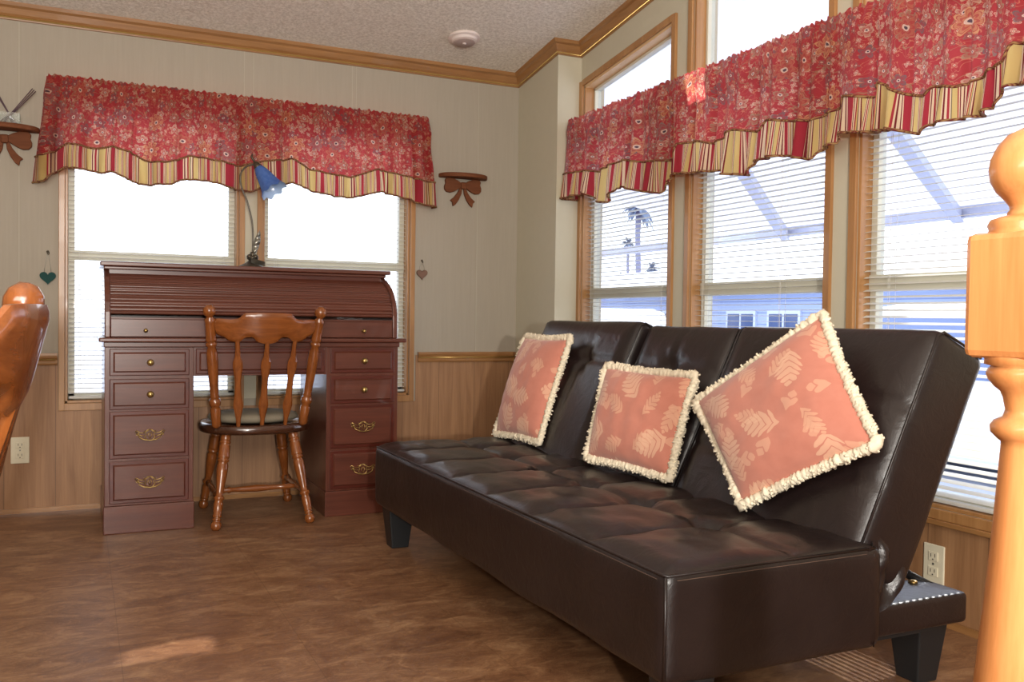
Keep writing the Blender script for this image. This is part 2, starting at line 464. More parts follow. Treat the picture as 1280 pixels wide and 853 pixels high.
M['stick']=plain('dark_reed',rgb(84,62,70),.6)
M['detector']=plain('detector_plastic',rgb(226,212,206),.5)
# outdoor materials
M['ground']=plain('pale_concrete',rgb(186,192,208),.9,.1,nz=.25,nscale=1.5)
def awningmat():
    t=NT('white_awning_sheet');n=t.noise(t.obj(),3,2);c=t.mix(n,(.8,.81,.86),(.86,.87,.92))
    d=t.pbsdf(c,.6,.3);tr=t.n('ShaderNodeBsdfTranslucent');tr.inputs[0].default_value=(.85,.86,.9,1)
    mx=t.n('ShaderNodeMixShader');mx.inputs[0].default_value=.5;t.l(d.outputs[0],mx.inputs[1]);t.l(tr.outputs[0],mx.inputs[2])
    return t.fin(mx)
M['awning']=awningmat()
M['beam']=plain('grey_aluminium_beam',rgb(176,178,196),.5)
def siding():
    t=NT('pale_blue_siding');tc=t.n('ShaderNodeTexCoord');sp=t.n('ShaderNodeSeparateXYZ');t.l(tc.outputs['Object'],sp.inputs[0])
    g=t.math('LESS_THAN',t.math('MODULO',t.math('ADD',sp.outputs[2],10),.2),.02)
    return t.fin(t.pbsdf(t.mix(g,rgb(168,182,214),rgb(132,146,184)),.8,.2))
M['siding']=siding()
M['hwin']=plain('blue_window_pane',rgb(70,88,130),.15)
M['htrim']=plain('pale_house_trim',rgb(200,210,235),.6)
M['roofm']=plain('pale_metal_roof',rgb(214,218,230),.6)
M['carpaint']=plain('white_car_paint',rgb(236,238,244),.25,coat=.5)
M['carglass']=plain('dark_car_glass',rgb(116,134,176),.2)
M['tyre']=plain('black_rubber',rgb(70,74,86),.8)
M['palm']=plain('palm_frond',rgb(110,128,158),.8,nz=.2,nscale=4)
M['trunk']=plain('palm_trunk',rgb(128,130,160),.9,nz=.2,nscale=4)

# ------------------------------------------------------------------ room shell
YB=4.605; XR=2.34; XC=2.202; YC=4.145; XL=-1.95; YREAR=-2.7; RIDGE=.7
def ceilz(y): return 2.243+.149*(YB-y) if y>RIDGE else 2.243+.149*(YB-RIDGE)-.149*(RIDGE-y)
EXT=.12
MB().box((XL-EXT,YREAR-EXT,-.12),(XR+EXT,YB+EXT,0)).build('floor',M['floor'],kind='structure')
m=MB();zt=lambda y:ceilz(y)
m.prism([(YREAR-EXT,ceilz(YREAR-EXT)),(RIDGE,ceilz(RIDGE)),(YB+EXT,ceilz(YB+EXT)),(YB+EXT,ceilz(YB+EXT)+.12),(RIDGE,ceilz(RIDGE)+.12),(YREAR-EXT,ceilz(YREAR-EXT)+.12)],0,XL-EXT,XR+EXT)
m.build('ceiling',M['ceil'],kind='structure')
# back wall with two openings
BW=[(-.062,.700),(.811,1.575)]; BZ=(.487,1.838)
m=MB()
xs=[XL-EXT,BW[0][0],BW[0][1],BW[1][0],BW[1][1],XR+EXT]
zc=ceilz(YB)
for i in range(5):
    if i%2==0: m.box((xs[i],YB,0),(xs[i+1],YB+EXT,zc))
    else: m.box((xs[i],YB,0),(xs[i+1],YB+EXT,BZ[0])); m.box((xs[i],YB,BZ[1]),(xs[i+1],YB+EXT,zc))
wb=m.build('wall_back',M['wall'],kind='structure')
m=MB()
RZ=.70
for a,b,z in ((XL,-.09,RZ),(1.613,XC,RZ),(-.09,1.613,.455)): m.box((a,YB-.006,0),(b,YB-.0002,z))
m.build('wainscot',M['wainscot'],wb)
m=MB()
for x in (-1.2,-1.15,-.245,.80*.9*1.0+.0,.755,1.42*.9+.0,1.96): 
    if x in (.755,): continue
    for s in (0,):
        zb=RZ+.02 if (x<-.1 or x>1.62) else 1.9
        m.box((x-.0015,YB-.0012,zb),(x+.0015,YB-.0001,zc))
m.box((.762,YB-.0012,1.9),(.765,YB-.0001,zc));m.box((1.255,YB-.0012,1.9),(1.258,YB-.0001,zc))
m.build('panel_seam',M['ridge'],wb)
MB().box((.727,YB-.004,.49),(.785,YB-.0001,1.84)).build('mullion_panel',M['wall2'],wb)
# left, rear walls
for nm,x0 in (('wall_left',XL-EXT),):
    MB().prism([(YREAR-EXT,0),(YB+EXT,0),(YB+EXT,ceilz(YB+EXT)),(RIDGE,ceilz(RIDGE)),(YREAR-EXT,ceilz(YREAR-EXT))],0,XL-EXT,XL).build(nm,M['wall'],kind='structure')
MB().box((XL,YREAR-EXT,0),(XR,YREAR,ceilz(YREAR))).build('wall_rear',M['wall'],kind='structure')
# right wall with three lower windows and slanted transoms
RW=[(3.335,4.115),(2.405,3.185),(1.485,2.265)]; RZL=(.345,1.80); TZ0=1.868
def trz(y): return 2.10+.135*(4.115-y)+(.13 if y<3.26 else 0)
def ctop(y): return ceilz(y)
m=MB()
ys=[YREAR-EXT]+sorted([v for w in RW for v in w])+[YB+EXT]
for i in range(len(ys)-1):
    a,b=ys[i],ys[i+1]
    win=any(abs(a-w[0])<1e-6 for w in RW)
    if not win:
        if a<RIDGE<b: m.prism([(a,0),(b,0),(b,ctop(b)),(RIDGE,ctop(RIDGE)),(a,ctop(a))],0,XR,XR+EXT)
        else: m.prism([(a,0),(b,0),(b,ctop(b)),(a,ctop(a))],0,XR,XR+EXT)
    else:
        m.box((XR,a,0),(XR+EXT,b,RZL[0])); m.box((XR,a,RZL[1]),(XR+EXT,b,TZ0))
        m.prism([(a,trz(a)),(b,trz(b)),(b,ctop(b)),(a,ctop(a))],0,XR,XR+EXT)
wr=m.build('wall_right',M['wall2'],kind='structure')
m=MB()
m.box((XR-.006,YREAR,0),(XR-.0002,YC,.315))
for a,b in ((4.145,4.15),(YREAR,1.45)): m.box((XR-.006,a,.315),(XR-.0002,b,RZ))
m.build('wainscot',M['wainscot_r'],wr)
# chase in the corner
ch=MB().prism([(YC,0),(YB-.0003,0),(YB-.0003,ceilz(YB)),(YC,ceilz(YC))],0,XC,XR-.0003).build('wall_corner_chase',M['wall2'],kind='structure')
m=MB();m.box((XC-.006,YC-.006,0),(XC-.0002,YB-.008,RZ));m.box((XC-.006,YC-.006,0),(XR-.008,YC-.0002,RZ));m.build('wainscot',M['wainscot_r'],ch)
# chair rails
def rail_prof(z0,z1,d):  # (depth out of wall, z)
    return [(0,z0),(d*.55,z0),(d*.7,z0+.008),(d*.45,z0+.022),(d*.9,z0+.034),(d,z1-.01),(d*.9,z1),(0,z1)]
m=MB()
P=rail_prof(.662,.716,.022)
m.prism([(YB-.006-d,z) for d,z in P],0,XL,-.092);m.prism([(YB-.006-d,z) for d,z in P],0,1.622,XC-.008)
o=m.build('trim_1',M['oakx'],kind='structure')
m=MB()
for a,b in ((XL,-.1),(1.63,XC-.02)): m.tube([(a,YB-.023,.687),(b,YB-.023,.687)],.0035,8)
m.build('gilded_bead',M['gold'],o,sm=True)
m=MB();m.prism([(XC-.006-d,z) for d,z in P],1,YC+.0,YB-.03);m.build('trim_2',M['oaky'],kind='structure')
# crown mouldings (profile: out of wall d, below ceiling z)
CP=[(0,-.062),(.008,-.062),(.012,-.05),(.02,-.042),(.03,-.02),(.042,-.014),(.048,0),(0,.004)]
def crown(path,name,mat):
    # path: list of (x,y,nx,ny) stations: position on wall, inward offset dir
    vs=[];fs=[];n=len(CP)
    for x,y,nx,ny in path:
        for d,z in CP:
            px,py=x+nx*d,y+ny*d
            vs.append((px,py,ceilz(py)+z))
    for i in range(len(path)-1):
        for k in range(n): fs.append((i*n+k,i*n+(k+1)%n,(i+1)*n+(k+1)%n,(i+1)*n+k))
    fs+=[tuple(range(n)),tuple(range((len(path)-1)*n,len(path)*n))]
    return MB().add(vs,fs).build(name,mat,kind='structure')
crown([(XL,YB,0,-1),(XC,YB,-1,-1)],'trim_3',M['oakx'])
crown([(XC,YB,-1,-1),(XC,YC,-1,-1)],'trim_4',M['oaky'])
crown([(XC,YC,-1,-1),(XR,YC,-1,-1)],'trim_5',M['oakx'])
crown([(XR,YC,-1,-1),(XR,RIDGE,-1,0),(XR,YREAR,-1,0)],'trim_6',M['oaky'])
m=MB();m.tube([(XL,YB-.012,ceilz(YB)-.052),(XC-.012,YB-.012,ceilz(YB)-.052),(XC-.012,YC-.012,ceilz(YC)-.052),(XR-.012,YC-.012,ceilz(YC)-.052),(XR-.012,RIDGE,ceilz(RIDGE)-.052)],.004,8)
tag(m.build('trim_7',M['gold'],sm=True),kind='structure')
# baseboards: thin strip
MB().box((XL,YB-.014,0),(XC-.006,YB-.006,.022)).build('baseboard_back',M['oakx'],kind='structure')
MB().box((XR-.014,YREAR,0),(XR-.006,YC-.006,.022)).build('baseboard_right',M['oaky'],kind='structure')
MB().box((XL+.0,YREAR,0),(XL+.01,YB-.014,.05)).build('baseboard_left',M['oaky'],kind='structure')

# ------------------------------------------------------------------ windows
def window_back(idx,x0,x1):
    z0,z1=BZ
    m=MB();c=.034 if True else 0
    cl=.026;y=YB
    m.box((x0-cl,y-.016,z0-.032),(x0,y+.0,z1+cl));m.box((x1,y-.016,z0-.032),(x1+cl,y,z1+cl))
    m.box((x0-cl+.001,y-.0155,z1),(x1+cl-.001,y,z1+cl));m.box((x0-cl+.001,y-.0155,z0-.033),(x1+cl-.001,y,z0))
    m.box((x0,y,z0),(x0+.012,y+.1,z1));m.box((x1-.012,y,z0),(x1,y+.1,z1));m.box((x0,y,z1-.012),(x1,y+.1,z1));m.box((x0,y,z0),(x1,y+.1,z0+.012))
    w=m.build('window_%d'%idx,M['oak'],bev=.002,kind='structure')
    m=MB();a,b=x0+.012,x1-.012;ya,yb=y+.06,y+.095;f=.028;zz0,zz1=z0+.012,z1-.012;zm=1.165
    m.box((a,ya,zz0),(a+f,yb,zz1));m.box((b-f,ya,zz0),(b,yb,zz1));m.box((a,ya,zz0),(b,yb,zz0+f));m.box((a,ya,zz1-f),(b,yb,zz1));m.box((a,ya-.004,zm-.022),(b,yb,zm+.022))
    m.build('sash_frame',M['sash'],w,bev=.002)
    MB().box((a+f*.5,y+.076,zz0+.01),(b-f*.5,y+.079,zz1-.01)).build('glass_pane',M['glass'],w)
    return w
window_back(1,*BW[0]);window_back(2,*BW[1])
def window_right(idx,y0,y1):
    z0,z1=RZL;x=XR;cl=.03
    m=MB()
    m.box((x-.014,y0-cl,z0-.03),(x,y0,trz(y0)+cl));m.box((x-.014,y1,z0-.03),(x,y1+cl,trz(y1)+cl-.006))
    m.box((x-.0135,y0,z0-.03),(x,y1,z0));m.box((x-.0135,y0,z1),(x,y1,z1+.022));m.box((x-.0135,y0,TZ0-.022),(x,y1,TZ0))
    m.prism([(y0,trz(y0)),(y1,trz(y1)),(y1,trz(y1)+cl),(y0,trz(y0)+cl)],0,x-.0135,x)
    # jamb liners
    for za,zb in ((z0,z1),):
        m.box((x,y0,za),(x+.09,y0+.012,zb));m.box((x,y1-.012,za),(x+.09,y1,zb));m.box((x,y0,za),(x+.09,y1,za+.012));m.box((x,y0,zb-.012),(x+.09,y1,zb))
    m.box((x,y0,TZ0),(x+.09,y0+.012,trz(y0+.012)));m.box((x,y1-.012,TZ0),(x+.09,y1,trz(y1)));m.box((x,y0,TZ0),(x+.09,y1,TZ0+.012))
    w=m.build('window_%d'%idx,M['oak'],bev=.002,kind='structure')
    m=MB();m.prism([(y0,trz(y0)-.012),(y1,trz(y1)-.012),(y1,trz(y1)),(y0,trz(y0))],0,x,x+.09);m.build('transom_head_liner',M['jamb'],w)
    m=MB();a,b=y0+.012,y1-.012;xa,xb=x+.05,x+.085;f=.026;zz0,zz1=z0+.012,z1-.012
    m.box((xa,a,zz0),(xb,a+f,zz1));m.box((xa,b-f,zz0),(xb,b,zz1));m.box((xa,a,zz0),(xb,b,zz0+f));m.box((xa,a,zz1-f),(xb,b,zz1));m.box((xa-.006,a,1.008),(xb,b,1.062))
    g=.014
    m.box((xa,a,TZ0+.012),(xb,a+g,trz(a)-.013));m.box((xa,b-g,TZ0+.012),(xb,b,trz(b)-.013));m.box((xa,a,TZ0+.012),(xb,b,TZ0+.012+g))
    m.prism([(a,trz(a)-.013-g),(b,trz(b)-.013-g),(b,trz(b)-.013),(a,trz(a)-.013)],0,xa,xb)
    m.build('sash_frame',M['sash'],w,bev=.002)
    m=MB();m.box((x+.066,a+.01,zz0+.01),(x+.069,b-.01,zz1-.01))
    m.prism([(a+.005,TZ0+.02),(b-.005,TZ0+.02),(b-.005,trz(b)-.02),(a+.005,trz(a)-.02)],0,x+.066,x+.069)
    m.build('glass_pane',M['glass'],w)
    # thin storm-sash screen line at lower half
    return w
for i,(a,b) in enumerate(RW): window_right(3+i,a,b)
# window stool along right wall
MB().box((XR-.028,1.44,.300),(XR-.0005,4.145,.315)).build('trim_8',M['oaky'],bev=.003,kind='structure')

# ------------------------------------------------------------------ blinds
def blind(root_loc,axis,u0,u1,d,z0,z1,label,cat='blind',tilt=.12,cords=(.12,.88),wand=None,pitch=.0215):
    r=empty('window_blind',root_loc,label,cat,'white mini blinds in the windows')
    P=(lambda u,dd,z:(u,dd,z)) if axis==0 else (lambda u,dd,z:(dd,u,z))
    sgn=1
    def bx(m,u0,d0,za,u1,d1,zb):
        a=P(u0,d0,za);b=P(u1,d1,zb);m.box([min(p,q) for p,q in zip(a,b)],[max(p,q) for p,q in zip(a,b)])
    m=MB();bx(m,u0,d-.013,z1-.026,u1,d+.013,z1);m.build('head_rail',M['slat'],r,bev=.002)
    m=MB();bx(m,u0,d-.012,z0,u1,d+.012,z0+.012);m.build('bottom_rail',M['slat'],r,bev=.003)
    m=MB();n=int((z1-.03-z0-.02)/pitch);hw=.0125
    vs=[];fs=[]
    for i in range(n):
        z=z0+.026+i*pitch
        for u in (u0+.002,u1-.002):
            for k,(q,h) in enumerate(((-hw,-.0005),(-hw*.4,.0016),(hw*.4,.0016),(hw,-.0005))):
                vs.append(P(u,d+q,z+h+q*(tilt if not isinstance(tilt,tuple) else lerp(tilt[0],tilt[1],max(0,min(1,(i/n-.42)*1.8))))))
        b=i*8
        for k in range(3): fs.append((b+k,b+k+1,b+4+k+1,b+4+k))
    m.add(vs,fs);m.build('slats',M['slat'],r,sm=True,fix=False)
    for c in cords:
        u=lerp(u0,u1,c);m=MB()
        for q in (-.013,.013): m.tube([P(u,d+q,z0+.01),P(u,d+q,z1-.02)],.0007,5)
        m.tube([P(u+.006,d-.013,z0+.01),P(u+.006,d-.013,z1-.02)],.0005,5)
        m.build('lift_cord',M['slat'],r)
    if wand is not None:
        u=lerp(u0,u1,wand);m=MB();m.tube([P(u,d-.02,z1-.62),P(u,d-.018,z1-.03)],.003,6);m.build('tilt_wand',M['slat'],r)
    return r
yb=YB+.028
blind((.32,yb,.505),0,BW[0][0]+.015,BW[0][1]-.015,yb,.505,1.822,'white mini blind in the left back window beside the roll-top desk',cords=(.06,.93))
blind((1.19,yb,.505),0,BW[1][0]+.015,BW[1][1]-.015,yb,.505,1.822,'white mini blind in the right back window behind the blue lamp',cords=(.07,.93))
xb=XR+.026
labs=['white mini blind in the side window nearest the room corner, palms seen through','white mini blind in the middle side window above the diamond-set pillow','white mini blind in the side window beside the turned wooden newel post']
for (a,b),l,c in zip(RW,labs,((.08,.92),(.3,.92),(.2,.85))):
    blind((xb,(a+b)/2,.36),1,a+.015,b-.015,xb,.36,1.785,l,cords=c,wand=None,tilt=(.30 if a<2 else -.02,-.12))

# ------------------------------------------------------------------ valances
_cr={}
def creases(seed):
    if seed not in _cr:
        q=random.Random(seed*13);L=[];x=0
        while x<3.2:
            x+=q.uniform(.05,.26);L.append((x,q.uniform(.005,.012),q.uniform(.5,1.5)))
        _cr[seed]=L
    return _cr[seed]
def fold(s,seed,amp):
    return amp*(-sum(d*math.exp(-((s-x)/w)**2) for x,w,d in creases(round(seed)) if abs(s-x)<.05)+.5*math.sin(s*34+seed)+.35*math.sin(s*61+seed*2.1+1.3*math.sin(s*9))+.25*math.sin(s*97+seed*.7))
def valance(name,loc,path,length,ztop,bound,bottom,label,seed,sx=1.):
    """path(s)->(point xy, normal xy) ; bound/bottom functions of s -> z"""
    r=empty(name,loc,label,'valance')
    nu=int(length/.0035)
    def P(s,z,out):
        (x,y),(nx,ny)=path(s,z);return (x+nx*out,y+ny*out,z)
    def main_out(s,z):
        t=(ztop-z)/(ztop-bound(s)+1e-6)
        g=fold(s,seed,.019)*(.3+.9*t)+.004*math.sin(s*230+seed)*(1-min(1,t*2.5))*1.0
        pocket=.010*math.exp(-((t-.22)/.13)**2)
        cr=.006*noise.noise(Vector((s*14,z*9,seed)))
        return .012+g+pocket+t*.012+cr
    def topz(s): return ztop+.0035*math.sin(s*260)+.003*math.sin(s*143+1)
    m=MB();m.grid(lambda u,v:P(u*length,lerp(topz(u*length),bound(u*length),v),main_out(u*length,lerp(ztop,bound(u*length),v))),nu,26,
        lambda u,v:(u*length*1.12+.012*math.sin(u*length*34+seed),lerp(ztop,bound(u*length),v)))
    m.build('floral_panel',M['floral'],r,sm=True,fix=False)
    def rf(s,v):
        b=bound(s);q=bottom(s);z=lerp(b+.004,q,v)
        out=main_out(s,b)+.003+v*(.012+fold(s*1.4,seed+2,.018))+.003*math.sin(s*150)*v
        return P(s,z,out)
    m=MB();m.grid(lambda u,v:rf(u*length,v),nu,8,lambda u,v:(u*length*1.15+.02*math.sin(u*length*34),v));m.build('striped_ruffle',M['stripe'],r,sm=True,fix=False)
    N=int(length/.008)
    m=MB();m.tube([P(i/N*length,bound(i/N*length),main_out(i/N*length,bound(i/N*length))+.006) for i in range(N+1)],.0045,6)
    m.build('upper_cord_trim',M['rope'],r,sm=True)
    m=MB();m.tube([rf(i/N*length,1) for i in range(N+1)],.0045,6);m.build('lower_cord_trim',M['rope'],r,sm=True)
    return r
B1=[(-.157,1.586),(-.113,1.608),(-.058,1.648),(-.002,1.642),(.063,1.634),(.126,1.654),(.203,1.629),(.264,1.601),(.35,1.598),(.402,1.613),(.462,1.641),(.552,1.63),(.617,1.624),(.699,1.612),(.807,1.644),(.934,1.665),(1.025,1.624),(1.137,1.605),(1.239,1.601),(1.381,1.653),(1.466,1.635),(1.664,1.609)]
Q1=[(-.144,1.475),(-.113,1.513),(-.059,1.542),(-.011,1.539),(.08,1.528),(.13,1.539),(.203,1.502),(.264,1.488),(.385,1.501),(.42,1.522),(.491,1.531),(.6,1.517),(.692,1.497),(.733,1.485),(.816,1.529),(.935,1.546),(1.046,1.515),(1.138,1.497),(1.24,1.497),(1.395,1.54),(1.515,1.511),(1.656,1.483)]
X0,X1=-.120,1.640;RET=.062;LV=RET*2+(X1-X0)
def pathL(s,z):
    t=max(0,min(1,(1.95-z)/.35))
    fl=.028*t
    a,b=X0-fl,X1+fl*.9
    y=4.54
    if s<RET: k=s/RET; return (a+.004*k,YB-.004-(YB-.004-y)*k),(-.7,-.7*k)
    if s>LV-RET: k=(LV-s)/RET; return (b-.004*k,YB-.004-(YB-.004-y)*k),(.7,-.7*k)
    k=(s-RET)/(X1-X0);return (lerp(a,b,k),y),(0,-1)
sx=lambda s:X0+(max(RET,min(LV-RET,s))-RET)*((X1+.03-X0+.03)/(X1-X0))-.03
valance('window_valance',(.76,4.54,1.50),pathL,LV,1.948,lambda s:interp(B1,sx(s)),lambda s:interp(Q1,sx(s)),'red floral valance with striped ruffle over the two back windows behind the desk',1.0)
B2=[(4.086,1.637),(3.912,1.633),(3.77,1.606),(3.56,1.631),(3.396,1.596),(3.146,1.569),(3.120,1.629),(2.997,1.62),(2.905,1.595),(2.79,1.627),(2.623,1.591),(2.599,1.627),(2.375,1.582),(2.244,1.604),(2.225,1.632),(2.118,1.608),(2.095,1.648),(1.992,1.589),(1.921,1.567),(1.895,1.591),(1.807,1.567),(1.7,1.596),(1.658,1.603),(1.639,1.646),(1.4,1.60)]
Q2=[(4.082,1.515),(3.861,1.518),(3.766,1.461),(3.671,1.45),(3.650,1.482),(3.556,1.511),(3.411,1.471),(3.245,1.441),(3.144,1.509),(2.916,1.487),(2.857,1.485),(2.813,1.461),(2.693,1.444),(2.665,1.489),(2.5,1.485),(2.36,1.448),(2.345,1.475),(2.261,1.488),(2.231,1.515),(2.112,1.498),(2.052,1.498),(1.936,1.459),(1.902,1.478),(1.773,1.475),(1.697,1.487),(1.656,1.523),(1.622,1.535),(1.4,1.48)]
Y0,Y1=4.10,1.36;LV2=RET*2+(Y0-Y1)
def pathR(s,z):
    t=max(0,min(1,(1.91-z)/.35));a,b=Y0+.01*t,Y1-.01*t;x=XR-.085
    xw=XR-.018
    if s<RET: k=s/RET; return (xw-(xw-x)*k,a),(-.7*k,.7)
    if s>LV2-RET: k=(LV2-s)/RET; return (xw-(xw-x)*k,b),(-.7*k,-.7)
    k=(s-RET)/(Y0-Y1);return (x,lerp(a,b,k)),(-1,0)
B2r=[(-y,z) for y,z in B2];Q2r=[(-y,z) for y,z in Q2]
sy=lambda s:-(Y0-(max(RET,min(LV2-RET,s))-RET))
valance('window_valance',(2.255,2.7,1.45),pathR,LV2,1.913,lambda s:interp(B2r,sy(s)),lambda s:interp(Q2r,sy(s)),'long red floral valance with striped ruffle over the side windows above the sofa',4.0)

# ------------------------------------------------------------------ futon sofa
FX0,FX1=1.055,1.66;FY0,FY1=1.500,3.490;FZ0,FZ1=.156,.399
SEAMY=[1.82,2.115,2.405,2.70,2.985,3.265];SEAMX=[1.40,1.64]
def a_seed(a,b): return a*37+b*91
def tuftz(x,y,amp,sy,sx_,edge0,edge1,hot=.011):
    # puff between seams, deep buttons at crossings
    def near(v,L): return min(abs(v-a) for a in L)
    h=0
    dy=near(y,sy);dx=near(x,sx_)
    h-= .006*math.exp(-(dy/.008)**2)+.006*math.exp(-(dy/.045)**2)
    h-= .005*math.exp(-(dx/.008)**2)+.005*math.exp(-(dx/.04)**2)
    rr=min(math.hypot(x-a,y-b) for a in sx_ for b in sy)
    h-= .015*math.exp(-(rr/.035)**2)+.008*math.exp(-(rr/.012)**2)
    ax_,by_=min(((a,b) for a in sx_ for b in sy),key=lambda q:math.hypot(x-q[0],y-q[1]))
    an=math.atan2(y-by_,x-ax_)
    h+= .0022*math.sin(7*an+a_seed(ax_,by_))*math.exp(-((rr-.035)/.03)**2)+.0035*noise.noise(Vector((x*9,y*9,3)))+.0018*noise.noise(Vector((x*26,y*12,5)))
    return h*amp*1.7
fut=empty('futon_sofa',(1.5,2.5,0),'dark brown leather click-clack futon sofa with tufted seat beside the side windows','sofa')
def seatd(p):
    p=p.copy()
    if p.z>FZ1-.02:
        k=smooth(FZ1-.02,FZ1-.0005,p.z)
        e=min(1,min(p.x-FX0,.3)/.06,(p.y-FY0)/.05,(FY1-p.y)/.05)
        p.z+=k*(tuftz(p.x,p.y,max(.25,e),SEAMY,SEAMX,0,0)+.010*max(0,e)-.006*smooth(FX0+.1,FX0,p.x))
    p.x+= -.004*math.exp(-((p.z-.29)/.08)**2)*(1 if p.x<1.1 else 0)+.0035*noise.noise(p*5)
    p.y+= .003*noise.noise(p*6+Vector((3,1,2)))
    if p.z<FZ0+.02: p.z+=.006*noise.noise(Vector((p.x*4,p.y*3,9)))
    return p
MB().rbox((FX0,FY0,FZ0),(FX1,FY1,FZ1),.030,(.010,.010,.03),seatd).build('seat',M['leather'],fut,sm=True)
m=MB();e=.005
m.tube([(FX0+.006,FY1-.02,FZ1-.012),(FX0+.006,2.5,FZ1-.012),(FX0+.006,FY0+.012,FZ1-.012),(FX0+.012,FY0+.006,FZ1-.012),(1.3,FY0+.006,FZ1-.010),(FX1-.03,FY0+.006,FZ1-.008)],.0035,6)
m.build('piping',M['leather'],fut,sm=True);m=MB()
m.tube([(FX0+.007,FY0+.007,FZ1-.014),(FX0+.007,FY0+.007,FZ0+.01)],.0035,6)
m.build('piping',M['leather'],fut,sm=True);m=MB()
m.tube([(FX1-.035,FY0+.002,FZ1-.02),(FX1-.025,FY0+.002,.28),(FX1-.03,FY0+.002,FZ0+.01)],.002,6)
m.build('piping',M['leather'],fut,sm=True)
def st(p,q,n):
    p=Vector(p);q=Vector(q);m=MB();m.tube([p,q],.0009,4);m.build('stitching',M['stitch'],fut)
st((FX0+.001,FY1-.03,FZ1-.022),(FX0+.001,FY0+.03,FZ1-.022),200)
st((FX0+.03,FY0+.000,FZ1-.021),(FX1-.06,FY0+.000,FZ1-.018),70)
# buttons
for bx_ in SEAMX[:1]:
    for by in SEAMY:
        MB().sphere((bx_,by,FZ1-.021),.009,8,(1,1,.5)).build('button',M['leather'],fut,sm=True)
# backrest sections
TA=math.atan2(.23,.475)
def backM(off): # local: x=thickness(back), y=along, z=up the slope
    # local z axis -> (.23,0,.475)/.528 ; local x axis -> (.475,0,-.23)/.528 ; origin at front bottom
    zx,zz=.4356,.8996
    return Matrix(((zz,0,zx,1.62),(0,1,0,0),(-zx,0,zz,.41),(0,0,0,1)))@Matrix.Translation((off,0,0))
def backsec(y0,y1,off,ub,vb,vseam,th=.185):
    Mx=backM(off)
    def d(p):
        p=p.copy()
        if p.x<.02:
            k=1-smooth(.001,.02,p.x);e=max(0,min(1,(p.y-y0)/.06,(y1-p.y)/.06,(.535-p.z)/.06))
            h=0
            for u in ub:
                for v in vb:
                    rr=math.hypot(p.y-u,p.z-v);h+=.024*math.exp(-(rr/.038)**2)+.004*math.sin(6*math.atan2(p.z-v,p.y-u)+u*9)*math.exp(-((rr-.05)/.035)**2)
                h+=.009*math.exp(-((p.y-u)/.014)**2)*math.exp(-((p.z-.30)/.16)**2)
            for v in vseam: h+=.007*math.exp(-((p.z-v)/.010)**2)
            p.x+=k*(h-.022*e*math.sin(pi*max(0,min(1,(p.z+.08)/.62)))**.5)
        p+=Vector((.004*noise.noise(p*5),.003*noise.noise(p*6),.003*noise.noise(p*4)))
        return p
    o=MB().rbox((0,y0,-.075),(th,y1,.535),.028,(.03,.016,.016),d,Mx).build('backrest_cushion',M['leather'],fut,sm=True)
    for yy in (y0+.006,y1-.006):
        m=MB();m.tube([Mx@Vector((.006,yy,v)) for v in (-.05,.2,.40,.515)]+[Mx@Vector((.02,yy,.53)),Mx@Vector((th*.5,yy,.5325)),Mx@Vector((th-.02,yy,.53))],.0035,6)
        m.build('piping',M['leather'],o,sm=True)
    return o
backsec(2.765,3.500,-.028,(3.03,),(.36,),(.36,))
backsec(2.262,2.752,0.0,(2.51,),(.37,),(.37,))
backsec(1.520,2.250,-.008,(1.88,),(.33,),(.33,.13))
# pleated gusset between seat and back at the near end
m=MB()
def gus(u,v):
    # fan from seat rear edge to back lower corner
    a=Vector((1.60,1.512,.395)).lerp(Vector((1.615,1.512,.215)),v)
    b=Vector((1.66,1.525,.41)).lerp(Vector((1.775,1.535,.335)),v)
    p=a.lerp(b,u); w=math.sin(u*pi)
    p.y-= .014*w*math.sin(v*10+u*6)+.012*w*noise.noise(Vector((u*4,v*5,1)))+.006
    p.z-= .02*w*v
    return p
m.grid(gus,16,22)
m.grid(lambda u,v:gus(u,v)+Vector((0,.03,0)),16,22)
m.build('pleated_gusset',M['leather'],fut,sm=True,fix=False)
# frame: base, end bars, rear rail, legs
m=MB()
m.rbox((1.60,1.52,.172),(1.965,1.665,.248),.014,(.05,.05,.03))
m.build('end_rail',M['leather'],fut,sm=True)
m=MB();m.rbox((1.60,3.33,.172),(1.965,3.475,.248),.014,(.05,.05,.03));m.build('end_rail',M['leather'],fut,sm=True)
m=MB()
m.tube([(1.945,1.6,.235),(1.945,1.75,.262),(1.92,1.95,.262),(1.92,3.2,.262),(1.945,3.4,.235)],.012,8)
m.tube([(1.70,1.63,.262),(1.80,2.0,.262),(1.92,2.1,.262)],.010,8)
m.build('metal_frame',M['steel'],fut,sm=True)
MB().sphere((1.90,1.63,.25),.012,8,(1,1,.5)).build('bolt_head',M['brassd'],fut,sm=True)
MB().box((1.12,1.56,.15),(1.90,3.43,.172)).build('base_panel',M['blackplastic'],fut)
for (x,y) in ((1.13,3.41),(1.145,1.565),(1.925,1.635),(1.925,3.40)):
    m=MB();t0,t1=.052,.034
    zt_=.168
    m.add([(x-t1,y-t1,0),(x+t1,y-t1,0),(x+t1,y+t1,0),(x-t1,y+t1,0),(x-t0,y-t0,zt_),(x+t0,y-t0,zt_),(x+t0,y+t0,zt_),(x-t0,y+t0,zt_)],[(0,3,2,1),(4,5,6,7),(0,1,5,4),(1,2,6,5),(2,3,7,6),(3,0,4,7)])
    m.build('leg',M['blackplastic'],fut,bev=.004)

